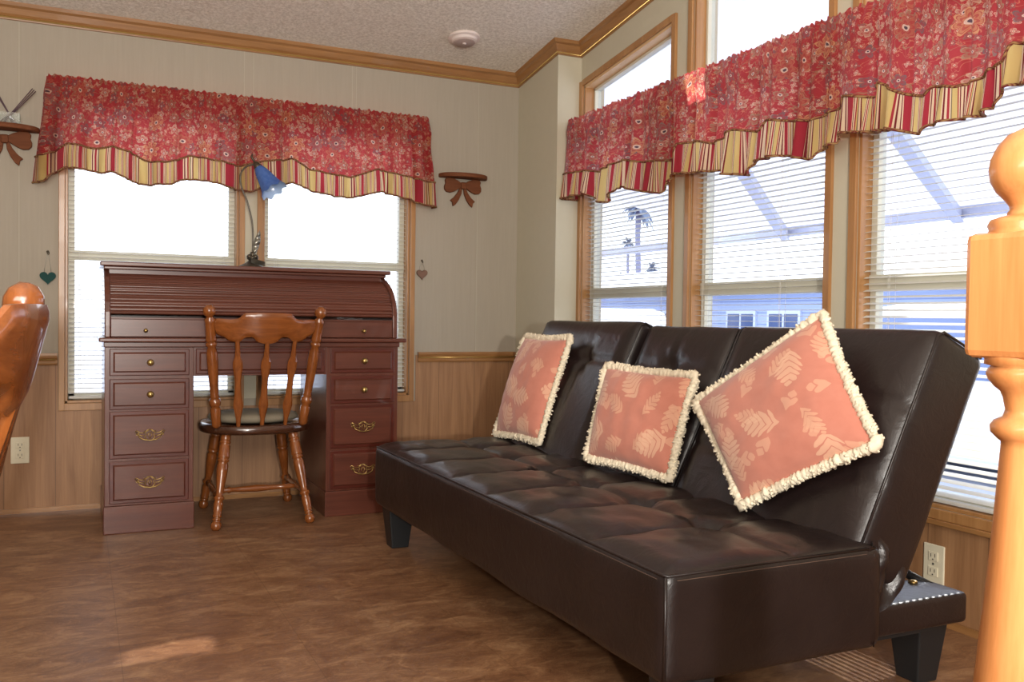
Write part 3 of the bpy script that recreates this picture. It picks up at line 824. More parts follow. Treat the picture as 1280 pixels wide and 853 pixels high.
# ------------------------------------------------------------------ pillows
def pillow(corners,label,thick,seed,seed_uv,size):
    c=[Vector(p) for p in corners] # TL TR BR BL
    cen=sum(c,Vector())/4
    nrm=((c[1]-c[0]).cross(c[3]-c[0])).normalized()
    if nrm.x>0: nrm=-nrm
    r=empty('throw_pillow',tuple(cen),label,'pillow','salmon leaf-print throw pillows on the sofa')
    def base(u,v):
        # pinch the sides
        u2=2*u-1;v2=2*v-1
        p=c[0].lerp(c[1],u).lerp(c[3].lerp(c[2],u),v)
        pin=.045
        p+= (cen-p)*(pin*((1-u2*u2)*abs(v2)**3+(1-v2*v2)*abs(u2)**3))
        return p
    def side(sg):
        def f(u,v):
            u2=2*u-1;v2=2*v-1
            h=(max(0,1-abs(u2)**2.6)*max(0,1-abs(v2)**2.6))**.55
            h*=1+.12*noise.noise(Vector((u*3,v*3,seed)))
            return base(u,v)+nrm*(sg*thick*.5*h+.004*noise.noise(Vector((u*9,v*9,seed+5)))*h)
        return f
    m=MB()
    m.grid(side(1),40,40,lambda u,v:(u*size[0]+seed_uv,v*size[1]));m.grid(side(-1),40,40,lambda u,v:(u*size[0]+seed_uv+2,v*size[1]))
    m.build('cover',M['pillow'],r,sm=True,fix=True)
    # fringe
    per=[]
    N=110
    for k in range(4):
        for i in range(N):
            t=i/N;u,v=[(t,0),(1,t),(1-t,1),(0,1-t)][k];per.append(base(u,v))
    m=MB();rnd=random.Random(seed)
    n=10;L=len(per)
    vs=[];fs=[]
    for i,p in enumerate(per):
        t=(per[(i+1)%L]-per[i-1]).normalized();out=(p-cen);out-=t*out.dot(t);out.normalize()
        nn=t.cross(out)
        R=.0105*(.8+.45*rnd.random())
        for k in range(n):
            a=2*pi*k/n;rr=R*(.75+.6*rnd.random())
            vs.append(p+out*(.007+math.cos(a)*rr*1.15)+nn*(math.sin(a)*rr))
    for i in range(L):
        j=(i+1)%L
        for k in range(n): fs.append((i*n+k,i*n+(k+1)%n,j*n+(k+1)%n,j*n+k))
    # loose loops
    m.add(vs,fs)
    for i in range(0,L,1):
        p=per[i];t=(per[(i+1)%L]-per[i-1]).normalized();out=(p-cen);out-=t*out.dot(t);out.normalize();nn=t.cross(out)
        a=rnd.uniform(-1.1,1.1);d=(out*math.cos(a)+nn*math.sin(a)+t*rnd.uniform(-.4,.4)).normalized()
        m.tube([p+out*.006,p+out*.006+d*rnd.uniform(.013,.020)],[.0045,.0028],5)
    m.build('fringe',M['fringe'],r,sm=True)
    return r
pillow([(1.715,3.488,0.821),(1.722,3.111,0.824),(1.570,3.064,0.439),(1.563,3.443,0.426)],'square salmon pillow with cream fringe at the far end of the sofa, by the corner',.13,1,0.,(.38,.40))
pillow([(1.620,2.664,0.739),(1.687,2.266,0.729),(1.586,2.244,0.436),(1.522,2.617,0.447)],'small oblong salmon pillow with cream fringe, in the middle of the sofa',.12,2,.7,(.40,.30))
pillow([(1.735,1.795,.918),(1.634,1.515,.629),(1.548,1.862,.432),(1.655,2.205,.661)],'large salmon pillow standing on one corner, nearest the newel post',.13,3,1.37,(.42,.42))

# ------------------------------------------------------------------ roll-top desk
DX0,DX1=.090,1.327;DYF=4.03;DYB=4.562
desk=empty('roll_top_desk',(.70,4.3,0),'dark cherry roll-top desk with two drawer pedestals under the back windows','desk')
def handle(cx,cz,y,parent):
    m=MB()
    def T(pts,r): m.tube([(cx+a,y-d,cz+b) for a,b,d in pts],r,6)
    for s in (-1,1):
        T([(s*.0,.022,.004),(s*.010,.019,.004),(s*.019,.010,.004),(s*.014,.000,.004),(s*.020,-.010,.004),(s*.012,-.020,.004),(0,-.024,.004)],.0022)
        T([(0,-.016,.006),(s*.008,-.002,.006),(s*.002,.010,.006)],.0018)
        T([(s*.019,.008,.004),(s*.030,.007,.004),(s*.040,.010,.004),(s*.052,.018,.004),(s*.057,.014,.004),(s*.048,.006,.004)],.0020)
        T([(s*.020,-.004,.004),(s*.032,-.004,.004),(s*.042,.000,.004),(s*.050,-.002,.004),(s*.054,.004,.004)],.0018)
        T([(s*.0,.022,.005),(s*.012,.012,.006),(s*.024,.016,.004)],.0014)
    T([(-.046,.004,.006),(-.040,-.010,.016),(-.022,-.019,.018),(0,-.022,.018),(.022,-.019,.018),(.040,-.010,.016),(.046,.004,.006)],.0024)
    for s in (-1,1): m.sphere((cx+s*.045,y-.006,cz+.004),.005,8)
    return m.build('handle',M['brass'],parent,sm=True)
def knob(cx,cz,y,parent,r=.014,mat='brass'):
    m=MB();Mx=Matrix.Translation((cx,y,cz))@Matrix.Rotation(pi/2,4,'X')
    m.lathe([(r*.75,0),(r*.75,.003),(r*.4,.006),(r*.38,.012),(r*.85,.016),(r,.021),(r*.8,.027),(r*.3,.030)],Mx,16)
    return m.build('knob',M[mat],parent,sm=True)
def drawer(x0,x1,z0,z1,kind):
    m=MB();y=DYF
    m.box((x0,y-.006,z0),(x1,y+.02,z1))
    d=m.build('drawer',M['cherrydark'],desk,bev=.003)
    m=MB();b=.014
    x0i,x1i,z0i,z1i=x0+b,x1-b,z0+b,z1-b
    m.add([(x0i,y-.006,z0i),(x1i,y-.006,z0i),(x1i,y-.006,z1i),(x0i,y-.006,z1i),(x0i+.006,y-.012,z0i+.006),(x1i-.006,y-.012,z0i+.006),(x1i-.006,y-.012,z1i-.006),(x0i+.006,y-.012,z1i-.006)],
      [(4,5,6,7),(0,1,5,4),(1,2,6,5),(2,3,7,6),(3,0,4,7)])
    m.build('drawer_panel',M['cherryx'],d,fix=False)
    cx,cz=(x0+x1)/2,(z0+z1)/2
    if kind=='handle': handle(cx,cz,y-.012,d)
    elif kind=='knob': knob(cx,cz,y-.012,d)
for (a,b) in ((DX0,.432),(.995,DX1)):
    MB().box((a,DYF,.113),(b,DYB,.762)).build('pedestal',M['cherryz'],desk,bev=.002)
    MB().box((a-.004,DYF-.008,0),(b+.004,DYB,.113)).build('plinth',M['cherryx'],desk,bev=.003)
    for z0,z1,k in ((.645,.755,'knob'),(.507,.632,'knob'),(.306,.500,'handle'),(.122,.296,'handle')):
        drawer(a+.018,b-.018,z0,z1,k)
MB().box((.432,DYF+.004,.640),(.995,DYB-.03,.762)).build('kneehole_case',M['cherryx'],desk)
drawer(.440,.985,.648,.755,None)
MB().box((DX0-.022,DYF-.035,.783),(DX1+.030,DYB,.801)).build('writing_top',M['cherryx'],desk,bev=.005)
MB().box((DX0-.004,DYF-.012,.762),(DX1+.004,DYB,.783)).build('apron_moulding',M['cherryx'],desk,bev=.003)
PROF=[(4.040,.801),(4.040,.850),(4.042,.905),(4.052,.945),(4.067,.976),(4.092,1.006),(4.121,1.030),(4.160,1.052),(4.200,1.069),(4.235,1.080),(4.260,1.093)]
poly=PROF+[(DYB,1.093),(DYB,.801)]
for a,b in ((DX0,DX0+.022),(DX1-.022,DX1)):
    MB().prism(poly,0,a,b).build('side_panel',M['cherryz'],desk,bev=.004)
def profpt(t):
    L=[0]
    for p,q in zip(PROF,PROF[1:]): L.append(L[-1]+math.hypot(q[0]-p[0],q[1]-p[1]))
    s=t*L[-1]
    for i in range(len(L)-1):
        if s<=L[i+1]+1e-9:
            k=(s-L[i])/(L[i+1]-L[i]);a,b=PROF[i],PROF[i+1]
            tx,tz=b[0]-a[0],b[1]-a[1];n=math.hypot(tx,tz)
            return (a[0]+tx*k,a[1]+tz*k),(tz/n,-tx/n)
N=19
def tam(u,v):
    t=.235+v*.765
    (y,z),(ny,nz)=profpt(min(1,t))
    ph=(v*N)%1.0
    h=.0045*math.sqrt(max(0,1-(2*ph-1)**2))
    return (lerp(DX0+.022,DX1-.022,u),y+.016*ny-h*ny,z+.016*nz-h*nz)
m=MB();m.grid(tam,4,N*8);m.build('tambour',M['cherryx'],desk,sm=True,autos=50)
o=MB().box((DX0+.022,4.047,.803),(DX1-.022,4.065,.878)).build('tambour_rail',M['cherryx'],desk,bev=.003)
knob(.244,.830,4.047,o,.009);knob(1.165,.834,4.047,o,.009)
MB().box((DX0+.022,4.043,.876),(DX1-.022,4.052,.884)).build('tambour_lip',M['cherryx'],desk,bev=.002)
m=MB();m.box((DX0-.014,4.205,1.100),(DX1+.018,DYB,1.118));m.box((DX0,4.225,1.086),(DX1,DYB,1.100));m.build('top_shelf',M['cherryx'],desk,bev=.004)
MB().box((DX0+.022,DYB-.014,.801),(DX1-.022,DYB,1.09)).build('back_panel',M['cherryx'],desk)
MB().box((DX0+.022,4.24,1.062),(DX1-.022,4.25,1.088)).build('tambour_header',M['cherrydark'],desk)

# ------------------------------------------------------------------ chairs (local frame: sitter faces +Y)
def make_chair(label,loc):
    r=empty('dining_chair',(0,0,0),label,'chair')
    SZ=.425
    # seat: rounded saddle
    m=MB();n=48;rings=[]
    prof=[(.90,-.040),(.985,-.033),(1.0,-.020),(.99,-.006),(.95,.004),(.85,.000),(.6,-.008),(.3,-.010),(.02,-.008)]
    vs=[];fs=[]
    for rr,z in prof:
        for k in range(n):
            a=2*pi*k/n;ca,sa=math.cos(a),math.sin(a)
            e=.82
            x=.238*rr*math.copysign(abs(ca)**e,ca);y=.215*rr*math.copysign(abs(sa)**e,sa)
            vs.append((x,y,SZ+z))
    for i in range(len(prof)-1):
        for k in range(n): fs.append((i*n+k,i*n+(k+1)%n,(i+1)*n+(k+1)%n,(i+1)*n+k))
    fs.append(tuple(range(n))[::-1]);fs.append(tuple(range((len(prof)-1)*n,len(prof)*n)))
    m.add(vs,fs).build('seat',M['seatwood'],r,sm=True)
    m=MB();LP=[(.3,-.0),(.8,0),(.96,.008),(1,.020),(.96,.034),(.8,.042),(.4,.046),(.01,.046)]
    vs=[];fs=[]
    for rr,z in LP:
        for k in range(n):
            a=2*pi*k/n;vs.append((.198*rr*math.cos(a),.03+.165*rr*math.sin(a),SZ+z))
    for i in range(len(LP)-1):
        for k in range(n): fs.append((i*n+k,i*n+(k+1)%n,(i+1)*n+(k+1)%n,(i+1)*n+k))
    fs.append(tuple(range(n))[::-1]);fs.append(tuple(range((len(LP)-1)*n,len(LP)*n)))
    m.add(vs,fs).build('seat_cushion',M['cushion'],r,sm=True)
    legp=[(.012,0),(.020,.02),(.0225,.05),(.019,.08),(.012,.095),(.0175,.105),(.0175,.118),(.0125,.125),(.0185,.135),(.0185,.148),(.0165,.155),(.019,.22),(.0195,.27),(.0155,.30),(.0215,.315),(.0215,.335),(.0155,.345),(.0145,.38),(.020,.50),(.0235,.60),(.0235,.66),(.0185,.69),(.0245,.70),(.0245,.715),(.0185,.725),(.0245,.735),(.0245,.75),(.0235,.76),(.0235,.86),(.019,.88),(.0235,.89),(.0235,.905),(.019,.915),(.0225,.93),(.018,1)]
    feet={(-1,-1):(-.197,-.248),(1,-1):(.200,-.248),(-1,1):(-.190,.245),(1,1):(.205,.262)}
    legs={}
    for (sx_,sy_),(fx,fy) in feet.items():
        p0=Vector((fx,fy,0));p1=Vector((sx_*.140,sy_*.135,SZ-.03));legs[(sx_,sy_)]=(p0,p1)
        MB().turned(legp,p0,p1).build('leg',M['honey'],r,sm=True)
    # stretchers (H)
    sp=[(.007,0),(.010,.06),(.014,.10),(.010,.14),(.015,.17),(.010,.20),(.012,.3),(.016,.5),(.012,.7),(.010,.80),(.015,.83),(.010,.86),(.014,.90),(.010,.94),(.007,1)]
    mids=[]
    for s in (-1,1):
        a=legs[(s,-1)][0].lerp(legs[(s,-1)][1],.33);b=legs[(s,1)][0].lerp(legs[(s,1)][1],.33)
        MB().turned(sp,a,b,14).build('stretcher',M['honeyx'],r,sm=True);mids.append(a.lerp(b,.38))
    MB().turned(sp,mids[0],mids[1],14).build('stretcher',M['honeyx'],r,sm=True)
    # back posts
    pp=[(.014,0),(.020,.02),(.0215,.16),(.0165,.175),(.023,.19),(.0245,.21),(.022,.235),(.0165,.245),(.0205,.255),(.0175,.27),(.018,.34),(.0215,.45),(.0235,.55),(.022,.62),(.0165,.665),(.0225,.68),(.0225,.695),(.017,.705),(.0225,.715),(.022,.73),(.0205,.76),(.0205,.86),(.0225,.885),(.013,.902),(.0145,.91),(.0245,.928),(.0265,.95),(.023,.975),(.012,.996),(.002,1.0)]
    for s in (-1,1):
        MB().turned(pp,(s*.182,-.150,SZ-.005),(s*.232,-.278,.940)).build('back_post',M['honey'],r,sm=True)
    # crest rail, bowed backward
    def yr(x,z): return -.150-.128*(z-SZ)/.515-.060*(1-(x/.215)**2)
    top=[(-.208,.872),(-.200,.884),(-.150,.880),(-.118,.886),(-.100,.902),(-.085,.908),(0,.909),(.085,.908),(.100,.902),(.118,.886),(.150,.880),(.200,.884),(.208,.872)]
    bot=[(-.208,.85),(-.200,.822),(-.172,.808),(-.150,.792),(-.12,.786),(-.105,.792),(-.088,.806),(-.06,.806),(-.042,.790),(-.02,.782),(0,.780),(.02,.782),(.042,.790),(.06,.806),(.088,.806),(.105,.792),(.12,.786),(.150,.792),(.172,.808),(.200,.822),(.208,.85)]
    top=[(p.x,p.z) for p in bez([(a,0,b) for a,b in top],len(top)*6)];bot=[(p.x,p.z) for p in bez([(a,0,b) for a,b in bot],len(bot)*6)]
    m=MB();nx=110;vs=[];fs=[];nz=12;th=.011
    for side in (-1,1):
        for i in range(nx+1):
            x=lerp(-.208,.208,i/nx);za=interp(bot,x);zb=interp(top,x)
            for j in range(nz+1):
                z=lerp(za,zb,j/nz);e=min(1,math.sqrt(min(j,nz-j)/2.0+.12))
                vs.append((x,yr(x,z)+side*th*e,z))
    K=(nx+1)*(nz+1)
    for i in range(nx):
        for j in range(nz):
            a=i*(nz+1)+j;fs+= [(a,a+nz+1,a+nz+2,a+1),(K+a,K+a+1,K+a+nz+2,K+a+nz+1)]
    for i in range(nx):
        a=i*(nz+1);fs.append((a,K+a,K+a+nz+1,a+nz+1));b=a+nz;fs.append((b,b+nz+1,K+b+nz+1,K+b))
    for j in range(nz):
        fs.append((j,j+1,K+j+1,K+j));a=nx*(nz+1)+j;fs.append((a,K+a,K+a+1,a+1))
    m.add(vs,fs).build('crest_rail',M['honeyx'],r,sm=True,autos=50)
    # arrow spindles
    for sx_ in (-1,0,1):
        x0,x1=sx_*.098,sx_*.118
        prof=[(0,.008),(.10,.010),(.16,.014),(.25,.0205),(.30,.019),(.38,.014),(.55,.0125),(.70,.020),(.76,.0195),(.82,.012),(.90,.0095),(1,.009)]
        vs=[];fs=[]
        for t,w in prof:
            z=lerp(SZ-.005,.792,t);x=lerp(x0,x1,t)
            yb_=lerp(-.190,yr(x1,.80),t)
            for dx,dy in ((-w,0),(-w*.6,-.006),(w*.6,-.006),(w,0),(w*.6,.006),(-w*.6,.006)): vs.append((x+dx,yb_+dy,z))
        for i in range(len(prof)-1):
            for k in range(6): fs.append((i*6+k,i*6+(k+1)%6,(i+1)*6+(k+1)%6,(i+1)*6+k))
        fs+=[tuple(range(6))[::-1],tuple(range(len(vs)-6,len(vs)))]
        MB().add(vs,fs).build('spindle',M['honey'],r)
    r.location=loc
    return r
chair=make_chair('honey maple spindle-back chair with beige seat cushion pushed up to the desk',(.708,4.183,0))
chair['group']='matching turned spindle-back chairs'
c2=copy_tree(chair)
c2['label']='honey maple spindle-back chair cut off at the left edge, its crest rail close up'
ang=math.radians(82)   # faces away to the left
Rz=Matrix.Rotation(ang,3,'Z')
post=Rz@Vector((.232,-.278,0))
c2.rotation_euler=(0,0,ang)
c2.location=(-.063-post.x,1.418-post.y,0)

# ------------------------------------------------------------------ newel post
ND=.85;nx_,ny_=.800,.5605
nw=empty('newel_post',(nx_,ny_,0),'turned orange pine newel post with ball top at the right edge','newel post')
k=ND/1141
def zz(px): return .9-(px-399)*k
m=MB();hb=.0415
m.box((nx_-hb,ny_-hb,zz(440)),(nx_+hb,ny_+hb,zz(283)))
m.build('square_block',M['newel'],nw,bev=.007)
Rn=lambda r:r*k
prof=[(.001,zz(151)),(Rn(18),zz(153.5)),(Rn(33),zz(161)),(Rn(44),zz(174)),(Rn(51),zz(190)),(Rn(53),zz(204)),(Rn(51),zz(218)),(Rn(44),zz(231)),(Rn(34),zz(242)),(Rn(29),zz(249)),(Rn(28),zz(254)),(Rn(31),zz(258)),(Rn(31),zz(261)),(Rn(40),zz(263)),(Rn(50),zz(267)),(Rn(53),zz(273)),(Rn(51),zz(279)),(Rn(53),zz(284)),(Rn(53),zz(290))]
MB().lathe(prof[::-1],Matrix.Translation((nx_,ny_,0)),40).build('ball_finial',M['newel'],nw,sm=True)
prof=[(Rn(52),zz(432)),(Rn(52),zz(448)),(Rn(44),zz(450)),(Rn(48),zz(454)),(Rn(50),zz(460)),(Rn(47),zz(468)),(Rn(40),zz(476)),(Rn(33),zz(482)),(Rn(30),zz(490)),(Rn(27),zz(505)),(Rn(30),zz(514)),(Rn(40),zz(519)),(Rn(44),zz(526)),(Rn(43),zz(534)),(Rn(36),zz(541)),(Rn(31),zz(545)),(Rn(31),zz(552)),(Rn(33),zz(580)),(Rn(37),zz(640)),(Rn(43),zz(720)),(Rn(50),zz(800)),(Rn(56),zz(870)),(Rn(60),zz(940)),(Rn(58),zz(1010)),(Rn(50),zz(1060)),(Rn(40),zz(1085)),(Rn(52),zz(1100)),(Rn(58),zz(1120)),(Rn(58),zz(1140))]
MB().lathe(prof[::-1],Matrix.Translation((nx_,ny_,0)),40).build('turned_column',M['newel'],nw,sm=True)
MB().box((nx_-hb,ny_-hb,0),(nx_+hb,ny_+hb,zz(1125))).build('base_block',M['newel'],nw,bev=.005)

# ------------------------------------------------------------------ bow shelves
def bow_shelf(cx,ztop,label):
    y=YB-.0015
    r=empty('wall_shelf',(cx,y,ztop-.17),label,'shelf','wooden bow bracket shelves')
    pl=[];w=.138;d=.105
    for i in range(25):
        a=pi*i/24;pl.append((cx+w*math.cos(a)*1.0,y-d*math.sin(a)**.8*.98))
    MB().prism(pl,2,ztop-.022,ztop).build('shelf_board',M['shelfwood'],r,bev=.005)
    z0=ztop-.022
    def loop(s):
        P=[(.010,-.022),(.030,-.010),(.055,.0),(.080,.002),(.096,.0),(.104,-.012),(.100,-.028),(.107,-.045),(.106,-.062),(.094,-.075),(.072,-.078),(.050,-.070),(.030,-.058),(.010,-.046)]
        return [(cx+s*a,z0+b) for a,b in P]
    for s in (-1,1):
        P=loop(s);MB().prism(P if s>0 else P[::-1],1,y-.020,y).build('bow_loop',M['shelfwood'],r,bev=.004)
        T=[(.004,-.045),(.018,-.050),(.030,-.075),(.050,-.100),(.072,-.118),(.060,-.128),(.056,-.150),(.040,-.138),(.022,-.112),(.008,-.080)]
        T=[(cx+s*a,z0+b) for a,b in T];MB().prism(T if s>0 else T[::-1],1,y-.016,y).build('ribbon_tail',M['shelfwood'],r,bev=.003)
    MB().rbox((cx-.015,y-.028,z0-.055),(cx+.015,y,z0-.018),.006,(.01,.01,.01)).build('bow_knot',M['shelfwood'],r,sm=True)
    return r
bow_shelf(1.868,1.672,'empty brown wooden bow shelf on the wall right of the back valance')
bow_shelf(-.300,1.716,'brown wooden bow shelf at the left edge holding a reed holder')
# reed holder on left shelf
ZS=1.716
r=empty('reed_holder',(-.30,4.55,ZS),'small clear glass holder with crossed dark reeds on the left bow shelf','ornament')
m=MB();a0,a1=-.335,-.238
m.box((a0,4.535,ZS),(a1,4.575,ZS+.003))
for q in ((a0,4.535,a0+.003,4.575),(a1-.003,4.535,a1,4.575),(a0,4.535,a1,4.538),(a0,4.572,a1,4.575)): m.box((q[0],q[1],ZS),(q[2],q[3],ZS+.05))
m.build('glass_box',M['clear'],r)
m=MB()
m.tube([(-.315,4.55,ZS+.006),(-.283,4.555,ZS+.046),(-.252,4.55,ZS+.006)],.004,6);m.tube([(-.30,4.56,ZS+.006),(-.283,4.555,ZS+.05),(-.268,4.56,ZS+.006)],.006,6)
m.build('metal_support',M['silver'],r,sm=True)
m=MB()
for dx in (0,.006,.012): m.tube([(-.300+dx*.2,4.55+dx*.5,ZS+.01),(-.190+dx,4.55+dx,ZS+.165-dx*.7)],.0022,6)
m.build('reed',M['stick'],r,sm=True)
m=MB()
for dx in (0,.007): m.tube([(-.262,4.558,ZS+.01),(-.345+dx,4.56,ZS+.155+dx*.3)],.0022,6)
m.build('reed',M['stick'],r,sm=True)

# ------------------------------------------------------------------ heart ornaments
def heart(cx,cz,w,label,mat,hook):
    y=YB-.001
    r=empty('heart_ornament',(cx,y,cz),label,'ornament')
    P=[]
    for i in range(40):
        a=2*pi*i/40;P.append((cx+w/2*(math.sin(a)**3),cz+w/2*(13*math.cos(a)-5*math.cos(2*a)-2*math.cos(3*a)-math.cos(4*a))/16.5))
    MB().prism(P,1,y-.014,y-.002).build('heart',M[mat],r,bev=.004)
    m=MB();zt=cz+w*.36
    m.tube([(cx-.014,y-.006,zt-.006),(cx-.012,y-.006,zt+.02),(cx-.003,y-.006,hook-.01),(cx,y-.006,hook),(cx+.003,y-.006,hook-.01),(cx+.012,y-.006,zt+.02),(cx+.014,y-.006,zt-.006)],.0009,5)
    m.build('wire',M['pewter'],r,sm=True)
    m=MB();m.tube([(cx,y,hook+.012),(cx,y-.010,hook+.006),(cx-.002,y-.012,hook-.003),(cx+.004,y-.010,hook-.006),(cx+.006,y-.006,hook+.003)],.0016,6);m.sphere((cx,y-.003,hook+.006),.006,8,(1,.4,1))
    m.build('hook',M['bronze'],r,sm=True)
heart(-.131,1.056,.066,'dark teal heart hanging from a hook left of the back window','teal',1.165)
heart(1.642,1.130,.060,'brown-grey heart hanging from a hook right of the back window','mauve',1.195)

# ------------------------------------------------------------------ outlets
def outlet(c,ax,label):
    r=empty('wall_outlet',c,label,'outlet')
    w,h=.037,.059
    def B(m,u0,z0,u1,z1,d0,d1):
        if ax=='y': m.box((c[0]+u0,c[1]-d1,c[2]+z0),(c[0]+u1,c[1]-d0,c[2]+z1))
        else: m.box((c[0]-d1,c[1]+u0,c[2]+z0),(c[0]-d0,c[1]+u1,c[2]+z1))
    m=MB();B(m,-w,-h,w,h,0,.006);m.build('plate',M['ivory'],r,bev=.003)
    for s in (-1,1):
        m=MB();B(m,-.017,s*.023-.014,.017,s*.023+.014,.006,.009);o=m.build('socket',M['ivory'],r,bev=.004)
        m=MB();B(m,-.008,s*.023-.002,-.006,s*.023+.008,.009,.0095);B(m,.006,s*.023-.002,.008,s*.023+.008,.009,.0095);B(m,-.002,s*.023-.011,.002,s*.023-.007,.009,.0095)
        m.build('slots',M['slot'],o)
    m=MB();B(m,-.003,-.003,.003,.003,.006,.0075);m.build('screw',M['pewter'],r)
outlet((-.240,YB-.006,.283),'y','ivory double outlet low on the back wall at the left edge')
outlet((XR-.006,1.925,.178),'x','ivory double outlet on the side wall behind the near end of the sofa')

# ------------------------------------------------------------------ smoke detector
zc_=ceilz(4.243);r=empty('smoke_detector',(1.722,4.243,zc_),'round white smoke detector on the textured ceiling','smoke detector')
Mx=Matrix.Translation((1.722,4.243,zc_))@Matrix.Rotation(math.atan(-.149),4,'X')@Matrix.Rotation(pi,4,'X')
MB().lathe([(.078,0),(.080,.006),(.079,.012),(.066,.016),(.060,.026),(.040,.032),(.002,.033)],Mx,36).build('housing',M['detector'],r,sm=True,autos=35)
m=MB()
m.lathe([(.050,.028),(.054,.031),(.050,.034)],Mx,30);m.build('vent_ring',plain('vent_grey',rgb(176,156,150),.6),r,sm=True)  # vent ring in a darker tone than the housing
MB().lathe([(.010,.031),(.010,.037),(.001,.038)],Mx,14).build('test_button',M['detector'],r,sm=True)

# ------------------------------------------------------------------ desk lamp
LX,LY,LZ=.725,4.40,1.118
lamp=empty('desk_lamp',(LX,LY,LZ),'bronze leaf-stem desk lamp with a blue glass flower shade, on the desk','lamp')
m=MB();m.lathe([(.064,0),(.064,.005),(.058,.010),(.045,.016),(.030,.024),(.018,.032),(.010,.040),(.001,.042)],Matrix.Translation((LX,LY,LZ)),32);m.build('base',M['bronze'],lamp,sm=True)
m=MB()
for i in range(6):
    a=i*pi/3+.3;m.sphere((LX+.006+.016*math.cos(a),LY+.016*math.sin(a),LZ+.050+.006*(i%2)),.013,8,(1,1,.8))
m.sphere((LX+.006,LY,LZ+.066),.014,8);m.build('bud_cluster',M['bronze'],lamp,sm=True)
m=MB()
def leafg(u,v):
    w=.016*math.sin(pi*u)**.8;c=Vector((LX+.012+.022*u,LY-.01,LZ+.055+.125*u+0))
    return c+Vector(((2*v-1)*w,-.006*(1-(2*v-1)**2)+.004*math.sin(u*20),.006*(2*v-1)))
m.grid(leafg,16,6);m.build('upright_leaf',M['pewter'],lamp,sm=True,fix=False)
m=MB()
def leaf2(u,v):
    w=.016*math.sin(pi*u)**.8;c=Vector((LX-.01+.065*u,LY-.055,LZ+.030-.014*u))
    return c+Vector((0,(2*v-1)*w*1.1,.010*(2*v-1)*-1+.004))
m.grid(leaf2,12,6);m.build('base_leaf',M['pewter'],lamp,sm=True,fix=False)
m=MB();m.tube(bez([(LX+.006,LY,LZ+.05),(LX+.008,LY,1.25),(LX+.002,LY,1.34),(LX-.020,LY,1.43),(LX-.047,LY,1.50),(LX-.050,LY,1.555),(LX-.028,LY,1.59),(LX+.005,LY,1.603),(LX+.022,LY,1.598)],60),.0042,8);m.build('stem',M['bronze'],lamp,sm=True)
m=MB();ax=Vector((.058,-.045,-.10)).normalized()
np_=Vector((LX+.022,LY,1.603))
Q=Matrix.Translation(np_)@ax.to_track_quat('Z','Y').to_matrix().to_4x4()
m.lathe([(.006,-.018),(.013,-.012),(.016,0),(.020,.010),(.017,.020),(.004,.022)],Q,16)
m.tube([np_-ax*.018,np_-ax*.034+Vector((-.006,0,.012)),np_-ax*.044+Vector((.004,0,.02))],[.005,.006,.002],8);m.build('shade_holder',M['bronze'],lamp,sm=True)
def shade(r_off):
    vs=[];fs=[];n=48;P=[(.014,.010),(.022,.020),(.030,.04),(.036,.065),(.041,.09),(.047,.115),(.056,.138),(.064,.150)]
    for r,z in P:
        for k in range(n):
            a=2*pi*k/n;fl=1+.05*math.cos(8*a)*(z/.15);dz=.006*math.cos(8*a)*(z/.15)**3
            vs.append(Q@Vector(((r*fl+r_off)*math.cos(a),(r*fl+r_off)*math.sin(a),z+dz)))
    for i in range(len(P)-1):
        for k in range(n): fs.append((i*n+k,i*n+(k+1)%n,(i+1)*n+(k+1)%n,(i+1)*n+k))
    return MB().add(vs,fs)
o=shade(0).build('lamp_shade',M['lampglass'],lamp,sm=True,fix=False)
shade(-.0018).build('shade_lining',M['lampinner'],o,sm=True,fix=False)
MB().sphere(np_+ax*.07,.018,10).build('light_bulb',M['white'],lamp,sm=True)

# ------------------------------------------------------------------ outdoors
GZ=-.75
m=MB();m.box((-60,-60,GZ-.2),(160,160,GZ));tag(m.build('ground',M['ground']),kind='structure')
# unseen rear eave slab, added to keep direct sun off the desk
MB().box((XL-.4,YB+EXT+.02,2.22),(XR+.05,YB+1.15,2.30)).build('sun_block_eave',M['white'],kind='structure')
# awning (carport cover) sloping down away from the windows
def aw(x): return 2.75-.183*(x-2.45)
root=empty('patio_awning',(4.5,5,2.4),'white sheet patio awning sloping down outside the side windows','awning')
m=MB();AX0,AX1,AY0,AY1=2.47,7.0,-1.5,8.7
def panel(y0,y1,x0,x1):
    m.add([(x0,y0,aw(x0)),(x1,y0,aw(x1)),(x1,y1,aw(x1)),(x0,y1,aw(x0)),(x0,y0,aw(x0)+.02),(x1,y0,aw(x1)+.02),(x1,y1,aw(x1)+.02),(x0,y1,aw(x0)+.02)],[(0,3,2,1),(4,5,6,7),(0,1,5,4),(1,2,6,5),(2,3,7,6),(3,0,4,7)])
panel(AY0,1.85,AX0,AX1);panel(1.85,2.45,AX0,3.80);panel(1.85,2.45,4.35,AX1)  # sheet openings added to let sun patches onto floor and sofa rail
panel(2.45,3.16,AX0,AX1);panel(3.16,3.29,AX0,2.55);panel(3.16,3.29,3.4,AX1);panel(3.29,AY1,AX0,AX1)
m.build('sheet',M['awning'],root)
def beam(name,p,q,w,h,mat):
    p=Vector(p);q=Vector(q);d=(q-p).normalized();s=d.cross(Vector((0,0,1))).normalized()*w/2;u=Vector((0,0,h))
    m=MB();m.add([p-s-u,p+s-u,q+s-u,q-s-u,p-s,p+s,q+s,q-s],[(0,3,2,1),(4,5,6,7),(0,1,5,4),(1,2,6,5),(2,3,7,6),(3,0,4,7)]);return m.build(name,M[mat],root)
beam('beam',(4.6,5.8,2.30),(7.0,7.80,1.88),.10,.08,'beam')
beam('beam',(4.0,3.95,2.40),(7.0,5.62,1.88),.10,.08,'beam')
